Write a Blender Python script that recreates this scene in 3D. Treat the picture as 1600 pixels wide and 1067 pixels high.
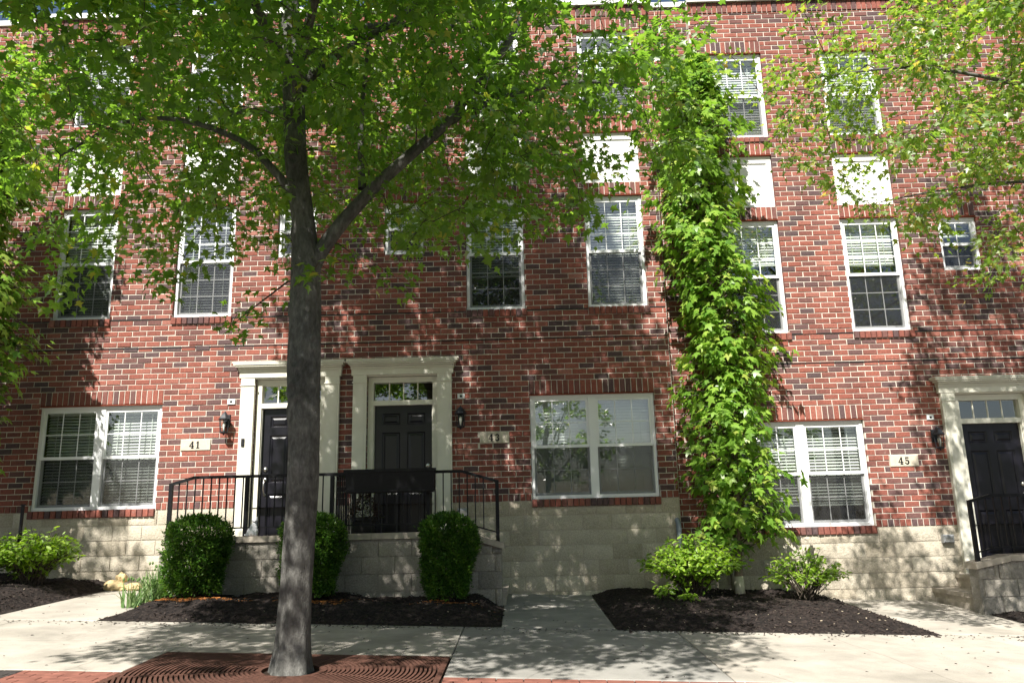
import bpy, bmesh, math, random
import numpy as np
from mathutils import Vector, Matrix, Quaternion

for o in list(bpy.data.objects):
    bpy.data.objects.remove(o, do_unlink=True)
scn = bpy.context.scene
COL = scn.collection
RNG = np.random.default_rng(7)
random.seed(7)

# ------------------------------------------------------------------ camera
CAM = Vector((0.0, -11.2, 1.03))
tilt, yaw, roll = math.radians(12.706), math.radians(-0.252), math.radians(-1.386)
fw = Vector((math.sin(yaw)*math.cos(tilt), math.cos(yaw)*math.cos(tilt), math.sin(tilt)))
rt = Vector((math.cos(yaw), -math.sin(yaw), 0))
up = rt.cross(fw)
r2 = math.cos(roll)*rt + math.sin(roll)*up
u2 = -math.sin(roll)*rt + math.cos(roll)*up
cd = bpy.data.cameras.new('camera')
cam = bpy.data.objects.new('camera', cd); COL.objects.link(cam)
m = Matrix(((r2.x, u2.x, -fw.x), (r2.y, u2.y, -fw.y), (r2.z, u2.z, -fw.z))).to_4x4()
m.translation = CAM
cam.matrix_world = m
cd.sensor_width = 36.0
cd.lens = 1225.0/1600.0*36.0
cd.clip_start = 0.05
cd.clip_end = 2000
scn.camera = cam

# ------------------------------------------------------------------ light
SUN = Vector((0.36, 1.0, -1.18)).normalized()          # direction the light travels
world = bpy.data.worlds.new('World'); scn.world = world
world.use_nodes = True
wn = world.node_tree.nodes; wl = world.node_tree.links
bg = wn['Background']
sky = wn.new('ShaderNodeTexSky'); sky.sky_type = 'NISHITA'; sky.sun_disc = False
sky.sun_elevation = math.asin(-SUN.z)
sky.sun_rotation = math.atan2(-SUN.x, -SUN.y)
sky.air_density = 1.0; sky.dust_density = 1.6; sky.ozone_density = 1.0
wl.new(sky.outputs[0], bg.inputs[0]); bg.inputs[1].default_value = 0.05
sl = bpy.data.lights.new('sun', 'SUN'); sl.energy = 5.0; sl.angle = math.radians(0.53)
sl.color = (1.0, 0.955, 0.88)
so = bpy.data.objects.new('sun', sl); COL.objects.link(so)
so.rotation_euler = (-SUN).to_track_quat('Z', 'Y').to_euler()
so.location = (-6, -20, 24)
vs = scn.view_settings
vs.view_transform = 'Standard'; vs.look = 'None'; vs.gamma = 1.0; vs.exposure = 1.12
vs.use_curve_mapping = False
cy = scn.cycles
cy.max_bounces = 5; cy.diffuse_bounces = 2; cy.glossy_bounces = 2; cy.transmission_bounces = 3; cy.transparent_max_bounces = 12

# ------------------------------------------------------------------ helpers
def gz(x, y):
    """the street falls to the right and towards the kerb"""
    return -0.0376*(x-0.6) + 0.025*y

class MB:
    def __init__(s):
        s.v = []; s.f = []; s.t = []; s.mi = []
    def add(s, verts, faces, tone=0.5, mi=0):
        b = len(s.v); s.v.extend(verts)
        for f in faces:
            s.f.append(tuple(b+i for i in f)); s.t.append(tone); s.mi.append(mi)
    def box(s, x0, x1, y0, y1, z0, z1, tone=0.5, mi=0):
        s.add([(x0,y0,z0),(x1,y0,z0),(x1,y1,z0),(x0,y1,z0),(x0,y0,z1),(x1,y0,z1),(x1,y1,z1),(x0,y1,z1)],
              [(0,3,2,1),(4,5,6,7),(0,1,5,4),(1,2,6,5),(2,3,7,6),(3,0,4,7)], tone, mi)
    def cbox(s, x0, x1, y0, y1, z0, z1, c, tone=0.5, mi=0):
        """box whose front (low y) edges are chamfered by c"""
        v = [(x0,y1,z0),(x1,y1,z0),(x1,y1,z1),(x0,y1,z1),
             (x0,y0+c,z0),(x1,y0+c,z0),(x1,y0+c,z1),(x0,y0+c,z1),
             (x0+c,y0,z0+c),(x1-c,y0,z0+c),(x1-c,y0,z1-c),(x0+c,y0,z1-c)]
        f = [(8,9,10,11),(4,5,9,8),(5,6,10,9),(6,7,11,10),(7,4,8,11),(0,1,5,4),(1,2,6,5),(2,3,7,6),(3,0,4,7),(3,2,1,0)]
        s.add(v, f, tone, mi)
    def prism(s, poly, y0, y1, tone=0.5, mi=0):
        """polygon in x,z (counter-clockwise seen from -y) extruded from y0 to y1"""
        n = len(poly)
        v = [(p[0], y0, p[1]) for p in poly] + [(p[0], y1, p[1]) for p in poly]
        f = [tuple(range(n)), tuple(range(2*n-1, n-1, -1))]
        f += [(i, i+n, (i+1) % n + n, (i+1) % n) for i in range(n)]
        s.add(v, f, tone, mi)
    def tube(s, pts, rad, n=8, cap=True, tone=0.5, mi=0, wob=None):
        pts = [Vector(p) for p in pts]
        rings = []
        ref = Vector((0.31, 0.87, 0.2)).normalized()
        for i, p in enumerate(pts):
            a = pts[max(0, i-1)]; b = pts[min(len(pts)-1, i+1)]
            d = (b-a).normalized()
            u = d.cross(ref)
            if u.length < 1e-3: u = d.cross(Vector((1, 0, 0)))
            u.normalize(); w = d.cross(u)
            ring = []
            for k in range(n):
                an = 2*math.pi*k/n
                r = rad[i]
                if wob: r = wob(i, an, p, r)
                ring.append(tuple(p + (u*math.cos(an) + w*math.sin(an))*r))
            rings.append(ring)
        v = [q for r in rings for q in r]
        f = []
        for i in range(len(pts)-1):
            for k in range(n):
                f.append((i*n+k, i*n+(k+1) % n, (i+1)*n+(k+1) % n, (i+1)*n+k))
        if cap:
            f.append(tuple(range(n-1, -1, -1))); f.append(tuple((len(pts)-1)*n+k for k in range(n)))
        s.add(v, f, tone, mi)
    def lathe(s, prof, cx, cy, n=20, tone=0.5, mi=0, square=False):
        v = []; f = []
        for (r, z) in prof:
            for k in range(n):
                a = 2*math.pi*k/n + (math.pi/n if square else 0)
                v.append((cx+r*math.cos(a), cy+r*math.sin(a), z))
        for i in range(len(prof)-1):
            for k in range(n):
                f.append((i*n+k, i*n+(k+1) % n, (i+1)*n+(k+1) % n, (i+1)*n+k))
        f.append(tuple(range(n-1, -1, -1))); f.append(tuple((len(prof)-1)*n+k for k in range(n)))
        s.add(v, f, tone, mi)
    def mesh(s, name, mats, smooth=False):
        me = bpy.data.meshes.new(name)
        me.from_pydata(s.v, [], s.f)
        for mt in (mats if isinstance(mats, (list, tuple)) else [mats]): me.materials.append(mt)
        a = me.attributes.new('tone', 'FLOAT', 'FACE'); a.data.foreach_set('value', s.t)
        me.polygons.foreach_set('material_index', s.mi)
        if smooth: me.polygons.foreach_set('use_smooth', [True]*len(s.f))
        me.update()
        return me
    def build(s, name, mats, parent=None, smooth=False, kind=None):
        return obj(name, s.mesh(name, mats, smooth), parent, kind)

def obj(name, me, parent=None, kind=None, loc=None):
    o = bpy.data.objects.new(name, me); COL.objects.link(o)
    if parent is not None: o.parent = parent
    if kind: o['kind'] = kind
    if loc: o.location = loc
    return o
def thing(name, label, cat, loc=(0, 0, 0), group=None):
    o = bpy.data.objects.new(name, None); COL.objects.link(o)
    o.location = loc; o.empty_display_size = 0.2
    return tag(o, label, cat, group)
def tag(o, label, cat, group=None):
    o['label'] = label; o['category'] = cat
    if group: o['group'] = group
    return o

# ------------------------------------------------------------------ materials
def mat(name):
    mt = bpy.data.materials.new(name); mt.use_nodes = True
    nt = mt.node_tree
    return mt, nt, nt.nodes, nt.links, nt.nodes['Principled BSDF']
def ramp(n, stops, interp='LINEAR'):
    r = n.new('ShaderNodeValToRGB'); cr = r.color_ramp; cr.interpolation = interp
    while len(cr.elements) < len(stops): cr.elements.new(0.5)
    for e, (p, c) in zip(cr.elements, stops):
        e.position = p; e.color = (c[0], c[1], c[2], 1)
    return r
def noise(n, l, scale, detail=4, rough=0.55, vec=None, dist=0.0):
    t = n.new('ShaderNodeTexNoise'); t.inputs['Scale'].default_value = scale
    t.inputs['Detail'].default_value = detail; t.inputs['Roughness'].default_value = rough
    t.inputs['Distortion'].default_value = dist
    if vec is not None: l.new(vec, t.inputs['Vector'])
    return t
def pos(n):
    return n.new('ShaderNodeNewGeometry').outputs['Position']
def mixc(n, l, mode, fac, a, b):
    x = n.new('ShaderNodeMix'); x.data_type = 'RGBA'; x.blend_type = mode
    for sock, val in ((x.inputs['Factor'], fac), (x.inputs[6], a), (x.inputs[7], b)):
        if hasattr(val, 'is_output'): l.new(val, sock)
        elif isinstance(val, (int, float)): sock.default_value = val
        else: sock.default_value = (*val, 1)
    return x.outputs[2]
def bump(n, l, h, strength, dist, bsdf):
    b = n.new('ShaderNodeBump'); b.inputs['Strength'].default_value = strength
    b.inputs['Distance'].default_value = dist
    l.new(h, b.inputs['Height']); l.new(b.outputs[0], bsdf.inputs['Normal']); return b
def maprange(n, l, v, a, b, c, d):
    r = n.new('ShaderNodeMapRange'); l.new(v, r.inputs[0])
    for i, q in enumerate((a, b, c, d)): r.inputs[i+1].default_value = q
    return r.outputs[0]
def spec(b, v):
    b.inputs['Specular IOR Level'].default_value = v

def m_brick():
    mt, nt, n, l, b = mat('brick')
    at = n.new('ShaderNodeAttribute'); at.attribute_name = 'tone'
    r = ramp(n, [(0.0, (0.092, 0.064, 0.066)), (0.10, (0.115, 0.070, 0.070)), (0.16, (0.155, 0.078, 0.070)),
                 (0.34, (0.195, 0.078, 0.064)), (0.5, (0.235, 0.084, 0.064)), (0.72, (0.275, 0.093, 0.068)),
                 (0.9, (0.30, 0.115, 0.088)), (1.0, (0.35, 0.155, 0.12))])
    l.new(at.outputs['Fac'], r.inputs[0])
    p = pos(n)
    n1 = noise(n, l, 38, 5, 0.65, p); n2 = noise(n, l, 1.1, 3, 0.5, p)
    c = mixc(n, l, 'MULTIPLY', 0.75, r.outputs[0], ramp_out(n, l, n1.outputs['Fac'], [(0.3, (0.55, 0.55, 0.58)), (0.7, (1.25, 1.22, 1.2))]))
    c = mixc(n, l, 'MULTIPLY', 0.5, c, ramp_out(n, l, n2.outputs['Fac'], [(0.3, (0.8, 0.8, 0.82)), (0.7, (1.15, 1.13, 1.1))]))
    mpw = n.new('ShaderNodeMapping'); mpw.inputs['Scale'].default_value = (2.2, 1, 0.28); l.new(p, mpw.inputs['Vector'])
    c = mixc(n, l, 'MULTIPLY', 0.55, c, ramp_out(n, l, noise(n, l, 1.0, 5, 0.6, mpw.outputs[0]).outputs['Fac'], [(0.32, (0.72, 0.70, 0.70)), (0.62, (1.08, 1.07, 1.06))]))
    n3 = noise(n, l, 9, 5, 0.7, p)
    c = mixc(n, l, 'MIX', maprange(n, l, n3.outputs['Fac'], 0.62, 0.8, 0, 0.35), c, (0.42, 0.36, 0.31))
    l.new(c, b.inputs['Base Color']); b.inputs['Roughness'].default_value = 0.88; spec(b, 0.25)
    n4 = noise(n, l, 70, 5, 0.7, p)
    bump(n, l, n4.outputs['Fac'], 0.5, 0.006, b)
    return mt
def ramp_out(n, l, v, stops):
    r = ramp(n, stops); l.new(v, r.inputs[0]); return r.outputs[0]
def simple(name, col, rough=0.6, sp=0.4, var=0.15, scale=14, bstr=0.0, bscale=60, metallic=0.0, bdist=0.004):
    mt, nt, n, l, b = mat(name)
    p = pos(n)
    n1 = noise(n, l, scale, 5, 0.6, p)
    c = mixc(n, l, 'MULTIPLY', 1.0, col, ramp_out(n, l, n1.outputs['Fac'], [(0.25, (1-var,)*3), (0.75, (1+var,)*3)]))
    l.new(c, b.inputs['Base Color']); b.inputs['Roughness'].default_value = rough; spec(b, sp)
    b.inputs['Metallic'].default_value = metallic
    if bstr: bump(n, l, noise(n, l, bscale, 5, 0.65, p).outputs['Fac'], bstr, bdist, b)
    return mt
def m_stone(name, c1, c2):
    mt, nt, n, l, b = mat(name)
    p = pos(n)
    at = n.new('ShaderNodeAttribute'); at.attribute_name = 'tone'
    n1 = noise(n, l, 60, 5, 0.7, p); n2 = noise(n, l, 1.6, 4, 0.6, p)
    r = ramp(n, [(0, c1), (1, c2)]); l.new(at.outputs['Fac'], r.inputs[0])
    c = mixc(n, l, 'MULTIPLY', 0.8, r.outputs[0], ramp_out(n, l, n1.outputs['Fac'], [(0.28, (0.62, 0.6, 0.57)), (0.7, (1.22, 1.2, 1.18))]))
    c = mixc(n, l, 'MULTIPLY', 0.6, c, ramp_out(n, l, n2.outputs['Fac'], [(0.3, (0.72, 0.72, 0.70)), (0.7, (1.15, 1.14, 1.12))]))
    l.new(c, b.inputs['Base Color']); b.inputs['Roughness'].default_value = 0.95; spec(b, 0.15)
    bump(n, l, noise(n, l, 34, 6, 0.75, p).outputs['Fac'], 0.9, 0.02, b)
    return mt
def m_concrete():
    mt, nt, n, l, b = mat('concrete')
    p = pos(n)
    at = n.new('ShaderNodeAttribute'); at.attribute_name = 'tone'
    r = ramp(n, [(0, (0.28, 0.275, 0.26)), (0.5, (0.35, 0.33, 0.295)), (1, (0.42, 0.39, 0.345))])
    l.new(at.outputs['Fac'], r.inputs[0])
    n1 = noise(n, l, 2.3, 6, 0.65, p); n2 = noise(n, l, 110, 4, 0.7, p); n3 = noise(n, l, 9, 6, 0.75, p, 0.6)
    c = mixc(n, l, 'MULTIPLY', 0.8, r.outputs[0], ramp_out(n, l, n1.outputs['Fac'], [(0.3, (0.70, 0.70, 0.69)), (0.7, (1.15, 1.14, 1.12))]))
    c = mixc(n, l, 'MULTIPLY', 0.5, c, ramp_out(n, l, n2.outputs['Fac'], [(0.3, (0.75, 0.75, 0.75)), (0.7, (1.2, 1.2, 1.2))]))
    c = mixc(n, l, 'MULTIPLY', 0.8, c, ramp_out(n, l, n3.outputs['Fac'], [(0.62, (1, 1, 1)), (0.78, (0.62, 0.6, 0.58))]))
    n5 = noise(n, l, 0.9, 3, 0.5, p, 1.5)
    c = mixc(n, l, 'MULTIPLY', 0.7, c, ramp_out(n, l, n5.outputs['Fac'], [(0.35, (0.80, 0.79, 0.77)), (0.6, (1.06, 1.05, 1.04))]))
    vo = n.new('ShaderNodeTexVoronoi'); vo.feature = 'DISTANCE_TO_EDGE'; vo.inputs['Scale'].default_value = 0.55
    mpv = n.new('ShaderNodeMix'); mpv.data_type = 'VECTOR'; mpv.inputs['Factor'].default_value = 0.12
    l.new(p, mpv.inputs[4]); l.new(noise(n, l, 3.0, 5, 0.6, p).outputs['Color'], mpv.inputs[5]); l.new(mpv.outputs[1], vo.inputs['Vector'])
    c = mixc(n, l, 'MULTIPLY', 0.35, c, ramp_out(n, l, vo.outputs['Distance'], [(0.0, (0.35, 0.34, 0.32)), (0.006, (1, 1, 1))]))
    l.new(c, b.inputs['Base Color']); b.inputs['Roughness'].default_value = 0.9; spec(b, 0.2)
    bump(n, l, n2.outputs['Fac'], 0.35, 0.004, b)
    return mt
def m_mulch():
    mt, nt, n, l, b = mat('mulch')
    p = pos(n)
    v = n.new('ShaderNodeTexVoronoi'); v.inputs['Scale'].default_value = 42; l.new(p, v.inputs['Vector'])
    n1 = noise(n, l, 26, 6, 0.7, p); n2 = noise(n, l, 1.8, 4, 0.6, p)
    c = ramp_out(n, l, v.outputs['Color'], [(0.1, (0.012, 0.010, 0.010)), (0.6, (0.026, 0.021, 0.019)), (0.95, (0.055, 0.043, 0.038))])
    c = mixc(n, l, 'MULTIPLY', 0.7, c, ramp_out(n, l, n2.outputs['Fac'], [(0.3, (0.7, 0.7, 0.7)), (0.7, (1.3, 1.2, 1.15))]))
    l.new(c, b.inputs['Base Color']); b.inputs['Roughness'].default_value = 0.95; spec(b, 0.2)
    bump(n, l, n1.outputs['Fac'], 1.0, 0.03, b)
    return mt
def m_leaf(name, stops, trans, gloss=0.35, tmix=0.42):
    mt = bpy.data.materials.new(name); mt.use_nodes = True
    nt = mt.node_tree; n = nt.nodes; l = nt.links
    n.remove(n['Principled BSDF']); out = n['Material Output']
    at = n.new('ShaderNodeAttribute'); at.attribute_name = 'tone'
    r = ramp(n, stops); l.new(at.outputs['Fac'], r.inputs[0])
    b = n.new('ShaderNodeBsdfDiffuse'); l.new(r.outputs[0], b.inputs['Color'])
    t = n.new('ShaderNodeBsdfTranslucent')
    c = mixc(n, l, 'MULTIPLY', 1.0, r.outputs[0], trans); l.new(c, t.inputs['Color'])
    mx = n.new('ShaderNodeMixShader'); mx.inputs[0].default_value = tmix
    l.new(b.outputs[0], mx.inputs[1]); l.new(t.outputs[0], mx.inputs[2])
    g = n.new('ShaderNodeBsdfGlossy'); g.inputs['Roughness'].default_value = gloss
    lw = n.new('ShaderNodeLayerWeight'); lw.inputs[0].default_value = 0.25
    mg = n.new('ShaderNodeMixShader'); l.new(maprange(n, l, lw.outputs['Fresnel'], 0, 1, 0.02, 0.22), mg.inputs[0])
    l.new(mx.outputs[0], mg.inputs[1]); l.new(g.outputs[0], mg.inputs[2]); l.new(mg.outputs[0], out.inputs['Surface'])
    return mt
def m_bark(name, c1, c2, c3):
    mt, nt, n, l, b = mat(name)
    p = pos(n)
    mp = n.new('ShaderNodeMapping'); mp.inputs['Scale'].default_value = (1, 1, 0.45); l.new(p, mp.inputs['Vector'])
    n1 = noise(n, l, 30, 7, 0.7, mp.outputs[0], 0.3); n2 = noise(n, l, 3.2, 5, 0.6, p); n3 = noise(n, l, 90, 4, 0.7, mp.outputs[0])
    c = ramp_out(n, l, n1.outputs['Fac'], [(0.3, c1), (0.52, c2), (0.75, c3)])
    c = mixc(n, l, 'MULTIPLY', 0.7, c, ramp_out(n, l, n2.outputs['Fac'], [(0.34, (0.55, 0.55, 0.54)), (0.62, (1.35, 1.34, 1.30))]))
    l.new(c, b.inputs['Base Color']); b.inputs['Roughness'].default_value = 0.92; spec(b, 0.15)
    h = n.new('ShaderNodeMath'); h.operation = 'ADD'; l.new(n1.outputs['Fac'], h.inputs[0])
    h2 = n.new('ShaderNodeMath'); h2.operation = 'MULTIPLY'; h2.inputs[1].default_value = 0.4; l.new(n3.outputs['Fac'], h2.inputs[0])
    l.new(h2.outputs[0], h.inputs[1])
    bump(n, l, h.outputs[0], 0.9, 0.018, b)
    return mt
def m_glass():
    mt = bpy.data.materials.new('window_glass'); mt.use_nodes = True
    nt = mt.node_tree; n = nt.nodes; l = nt.links
    n.remove(n['Principled BSDF']); out = n['Material Output']
    tr = n.new('ShaderNodeBsdfTransparent'); tr.inputs[0].default_value = (0.955, 0.975, 0.965, 1)
    gl = n.new('ShaderNodeBsdfGlossy'); gl.inputs['Roughness'].default_value = 0.004
    lw = n.new('ShaderNodeLayerWeight'); lw.inputs[0].default_value = 0.5
    fr = n.new('ShaderNodeMath'); fr.operation = 'POWER'; fr.inputs[1].default_value = 4.5; l.new(lw.outputs['Facing'], fr.inputs[0])
    p = pos(n)
    nz = noise(n, l, 1.7, 1, 0.4, p)
    bp = n.new('ShaderNodeBump'); bp.inputs['Strength'].default_value = 0.10; bp.inputs['Distance'].default_value = 0.02
    l.new(nz.outputs['Fac'], bp.inputs['Height']); l.new(bp.outputs[0], gl.inputs['Normal'])
    mx = n.new('ShaderNodeMixShader'); l.new(maprange(n, l, fr.outputs[0], 0, 1, 0.25, 1.0), mx.inputs[0])
    l.new(tr.outputs[0], mx.inputs[1]); l.new(gl.outputs[0], mx.inputs[2]); l.new(mx.outputs[0], out.inputs['Surface'])
    return mt

def m_screen():
    mt = bpy.data.materials.new('insect_screen'); mt.use_nodes = True
    nt = mt.node_tree; n = nt.nodes; l = nt.links
    b = n['Principled BSDF']; out = n['Material Output']
    b.inputs['Base Color'].default_value = (0.03, 0.032, 0.035, 1); b.inputs['Roughness'].default_value = 0.7; spec(b, 0.2)
    tr = n.new('ShaderNodeBsdfTransparent'); mx = n.new('ShaderNodeMixShader'); mx.inputs[0].default_value = 0.30
    l.new(tr.outputs[0], mx.inputs[1]); l.new(b.outputs[0], mx.inputs[2]); l.new(mx.outputs[0], out.inputs['Surface'])
    return mt
M = {}
M['screen'] = m_screen()
def m_clear():
    mt = bpy.data.materials.new('clear_glass_back'); mt.use_nodes = True
    n = mt.node_tree.nodes; l = mt.node_tree.links
    n.remove(n['Principled BSDF']); tr = n.new('ShaderNodeBsdfTransparent'); tr.inputs[0].default_value = (0.93, 0.96, 0.95, 1)
    l.new(tr.outputs[0], n['Material Output'].inputs['Surface'])
    return mt
M['clear'] = m_clear()
M['brick'] = m_brick()
M['mortar'] = simple('mortar', (0.56, 0.515, 0.45), 0.95, 0.1, 0.35, 6, 0.5, 90)
M['stone'] = m_stone('split_stone', (0.445, 0.40, 0.325), (0.575, 0.53, 0.445))
M['graystone'] = m_stone('grey_stone', (0.27, 0.255, 0.235), (0.40, 0.375, 0.335))
M['stonemortar'] = simple('stone_mortar', (0.46, 0.41, 0.34), 0.95, 0.1, 0.2, 20, 0.4, 80)
M['concrete'] = m_concrete()
M['cap'] = simple('cap_stone', (0.42, 0.37, 0.31), 0.9, 0.2, 0.25, 9, 0.4, 70)
M['mulch'] = m_mulch()
M['white'] = simple('white_vinyl', (0.78, 0.79, 0.80), 0.42, 0.4, 0.04, 3)
M['cream'] = simple('cream_paint', (0.69, 0.67, 0.575), 0.5, 0.4, 0.06, 5, 0.1, 40)
M['panel'] = simple('white_panel', (0.80, 0.79, 0.76), 0.6, 0.3, 0.03, 2)
M['rust'] = simple('rust_steel', (0.21, 0.045, 0.022), 0.8, 0.3, 0.3, 30, 0.3, 60)
M['door'] = simple('door_paint', (0.0065, 0.006, 0.010), 0.30, 0.40, 0.2, 6, 0.06, 30)
M['iron'] = simple('black_iron', (0.006, 0.006, 0.0075), 0.5, 0.22, 0.25, 20, 0.15, 90)
M['chrome'] = simple('brushed_nickel', (0.62, 0.60, 0.56), 0.28, 0.5, 0.05, 20, metallic=1.0)
M['blind'] = simple('blind_slat', (0.76, 0.77, 0.73), 0.55, 0.3, 0.03, 4)
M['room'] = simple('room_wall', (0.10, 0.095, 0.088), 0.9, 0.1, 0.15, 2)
M['glass'] = m_glass()
M['plaque'] = simple('limestone_plaque', (0.52, 0.47, 0.38), 0.85, 0.2, 0.15, 16, 0.3, 80)
M['ink'] = simple('black_paint', (0.012, 0.012, 0.014), 0.5, 0.3, 0.1, 9)
M['coping'] = simple('coping_metal', (0.75, 0.75, 0.74), 0.5, 0.4, 0.05, 3)
M['asphalt'] = simple('asphalt', (0.055, 0.055, 0.057), 0.95, 0.2, 0.25, 40, 0.6, 160)
M['kerb'] = simple('kerb_concrete', (0.40, 0.38, 0.34), 0.9, 0.2, 0.2, 8, 0.3, 80)
M['earth'] = simple('earth', (0.10, 0.085, 0.06), 0.95, 0.1, 0.3, 3, 0.5, 20)
M['grate'] = simple('rusted_iron', (0.085, 0.038, 0.026), 0.82, 0.3, 0.35, 24, 0.4, 120)
M['pit'] = simple('pit_soil', (0.030, 0.021, 0.016), 0.95, 0.1, 0.3, 30, 0.6, 60)
M['paver'] = simple('clay_paver', (0.21, 0.088, 0.066), 0.88, 0.2, 0.3, 9, 0.4, 80)
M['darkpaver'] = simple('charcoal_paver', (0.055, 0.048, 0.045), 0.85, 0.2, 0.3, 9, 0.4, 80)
M['lampblack'] = simple('lantern_metal', (0.022, 0.024, 0.030), 0.5, 0.4, 0.2, 18, 0.15, 80)
M['lampglass'] = simple('lantern_glass', (0.22, 0.22, 0.21), 0.12, 0.6, 0.1, 9)
M['bulb'] = simple('bulb_glass', (0.75, 0.72, 0.66), 0.2, 0.5, 0.03, 9)
M['ceramic'] = simple('white_ceramic', (0.72, 0.72, 0.74), 0.35, 0.5, 0.1, 25, 0.1, 60)
M['rock'] = simple('yellow_rock', (0.52, 0.40, 0.22), 0.9, 0.2, 0.3, 14, 0.7, 40, bdist=0.012)
M['plasticgrey'] = simple('grey_plastic', (0.30, 0.31, 0.32), 0.5, 0.4, 0.1, 9)
M['pipe'] = simple('grey_pipe', (0.22, 0.25, 0.29), 0.5, 0.4, 0.15, 9)
M['pot'] = simple('dark_pot', (0.020, 0.018, 0.017), 0.6, 0.3, 0.2, 12)
M['bark'] = m_bark('maple_bark', (0.060, 0.058, 0.054), (0.118, 0.116, 0.109), (0.205, 0.203, 0.192))
M['bark2'] = m_bark('sweetgum_bark', (0.09, 0.07, 0.055), (0.17, 0.135, 0.105), (0.26, 0.21, 0.165))
M['twig'] = simple('twig_bark', (0.075, 0.060, 0.048), 0.9, 0.15, 0.3, 30)
M['guard'] = simple('pale_trunk_patch', (0.55, 0.52, 0.42), 0.8, 0.2, 0.15, 20)
M['maple'] = m_leaf('maple_leaf', [(0, (0.068, 0.138, 0.024)), (0.5, (0.112, 0.205, 0.032)), (0.9, (0.175, 0.270, 0.045)), (1, (0.26, 0.27, 0.05))], (2.5, 2.5, 1.3), 0.34, 0.6)
M['maple2'] = m_leaf('young_maple_leaf', [(0, (0.095, 0.18, 0.034)), (0.5, (0.155, 0.245, 0.045)), (0.8, (0.25, 0.30, 0.06)), (1, (0.40, 0.29, 0.09))], (2.3, 2.3, 1.2), 0.34, 0.55)
M['gum'] = m_leaf('sweetgum_leaf', [(0, (0.085, 0.19, 0.026)), (0.45, (0.175, 0.31, 0.042)), (0.8, (0.25, 0.385, 0.06)), (1, (0.34, 0.40, 0.08))], (1.8, 1.9, 1.0), 0.33, 0.40)
M['box'] = m_leaf('boxwood_leaf', [(0, (0.030, 0.085, 0.012)), (0.55, (0.060, 0.140, 0.016)), (1, (0.13, 0.23, 0.025))], (1.6, 1.8, 1.0), 0.35, 0.30)
M['bush'] = m_leaf('bush_leaf', [(0, (0.12, 0.225, 0.016)), (0.5, (0.20, 0.335, 0.022)), (1, (0.29, 0.41, 0.035))], (1.9, 2.0, 0.9), 0.4, 0.4)
M['blade'] = m_leaf('grass_blade', [(0, (0.09, 0.17, 0.05)), (0.6, (0.16, 0.26, 0.085)), (1, (0.30, 0.38, 0.18))], (1.4, 1.5, 1.1), 0.4, 0.3)
M['darkleaf'] = m_leaf('dark_topiary_leaf', [(0, (0.03, 0.02, 0.014)), (1, (0.075, 0.045, 0.03))], (1.2, 1.2, 1.0), 0.5, 0.2)
M['needles'] = simple('orange_needles', (0.34, 0.13, 0.035), 0.9, 0.2, 0.3, 30)
M['chip'] = simple('wood_chip', (0.040, 0.030, 0.026), 0.9, 0.2, 0.4, 30)
M['palechip'] = simple('pale_litter', (0.45, 0.38, 0.28), 0.9, 0.2, 0.3, 30)

# ------------------------------------------------------------------ setting: ground
def sheet(name, x0, x1, y0, y1, mtl, dz=0.0, thick=0.12, parent=None, kind='structure', tone=0.5):
    b = MB()
    v = []
    for z in (-thick, 0):
        for (x, y) in ((x0, y0), (x1, y0), (x1, y1), (x0, y1)):
            v.append((x, y, gz(x, y)+dz+z))
    b.add(v, [(0,3,2,1),(4,5,6,7),(0,1,5,4),(1,2,6,5),(2,3,7,6),(3,0,4,7)], tone)
    return b.build(name, mtl, parent, kind=None if parent is not None else kind)
b = MB()
b.add([(-400, -400, -26), (400, -400, -26), (400, 400, -26), (-400, 400, -26)], [(0, 1, 2, 3)])
for i, v in enumerate(b.v): b.v[i] = (v[0], v[1], gz(v[0], max(v[1], -30)) - 0.45 if abs(v[0]) < 30 else -0.0376*v[0] - 0.9)
b.build('ground', M['earth'], kind='structure')
rd = sheet('road', -60, 60, -16.5, -6.75, M['asphalt'], -0.22, 0.1)
kb = sheet('kerb', -60, 60, -6.75, -6.55, M['kerb'], -0.02, 0.35)
rd2 = sheet('far_pavement', -60, 60, -19.5, -16.5, M['kerb'], -0.06, 0.3)

# sidewalk slabs
walk = sheet('sidewalk', -16, 16, -5.08, -2.82, M['pit'], -0.02, 0.10)
jx = [-15.9, -13.7, -11.5, -9.4, -7.25, -5.1, -2.94, -0.59, 1.54, 3.60, 5.75, 7.9, 10.1, 12.2, 14.4]
tones = [0.6, 0.8, 0.7, 0.8, 0.75, 0.85, 0.62, 0.05, 0.9, 0.95, 0.9, 0.8, 0.8, 0.7]
def slab(name, x0, x1, y0, y1, parent, tone, dz=0.0, g=0.004):
    b = MB(); c = 0.006
    x0 += g; x1 -= g; y0 += g; y1 -= g
    v = []
    for (ins, z) in ((0, -0.10), (0, -c), (c, 0)):
        for (x, y) in ((x0+ins, y0+ins), (x1-ins, y0+ins), (x1-ins, y1-ins), (x0+ins, y1-ins)):
            v.append((x, y, gz(x, y)+z+dz))
    f = [(8, 9, 10, 11)]
    for k in range(4):
        f += [(k, (k+1) % 4, 4+(k+1) % 4, 4+k), (4+k, 4+(k+1) % 4, 8+(k+1) % 4, 8+k)]
    b.add(v, f, tone)
    return b.build(name, M['concrete'], parent)
for i in range(len(jx)-1):
    y0 = -4.35 if i == 6 else -5.08
    slab('slab', jx[i], jx[i+1], y0, -2.82, walk, tones[i], dz=0.0)
for (x0, x1, y1, tn, nm) in ((-5.52, -4.34, 0.02, 0.85, 'walkway'), (-0.22, 0.95, 0.02, 0.18, 'walkway'), (4.18, 5.56, 0.02, 0.95, 'walkway')):
    w = slab(nm, x0, x1, -2.81, y1, None, tn); w['kind'] = 'structure'

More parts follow.
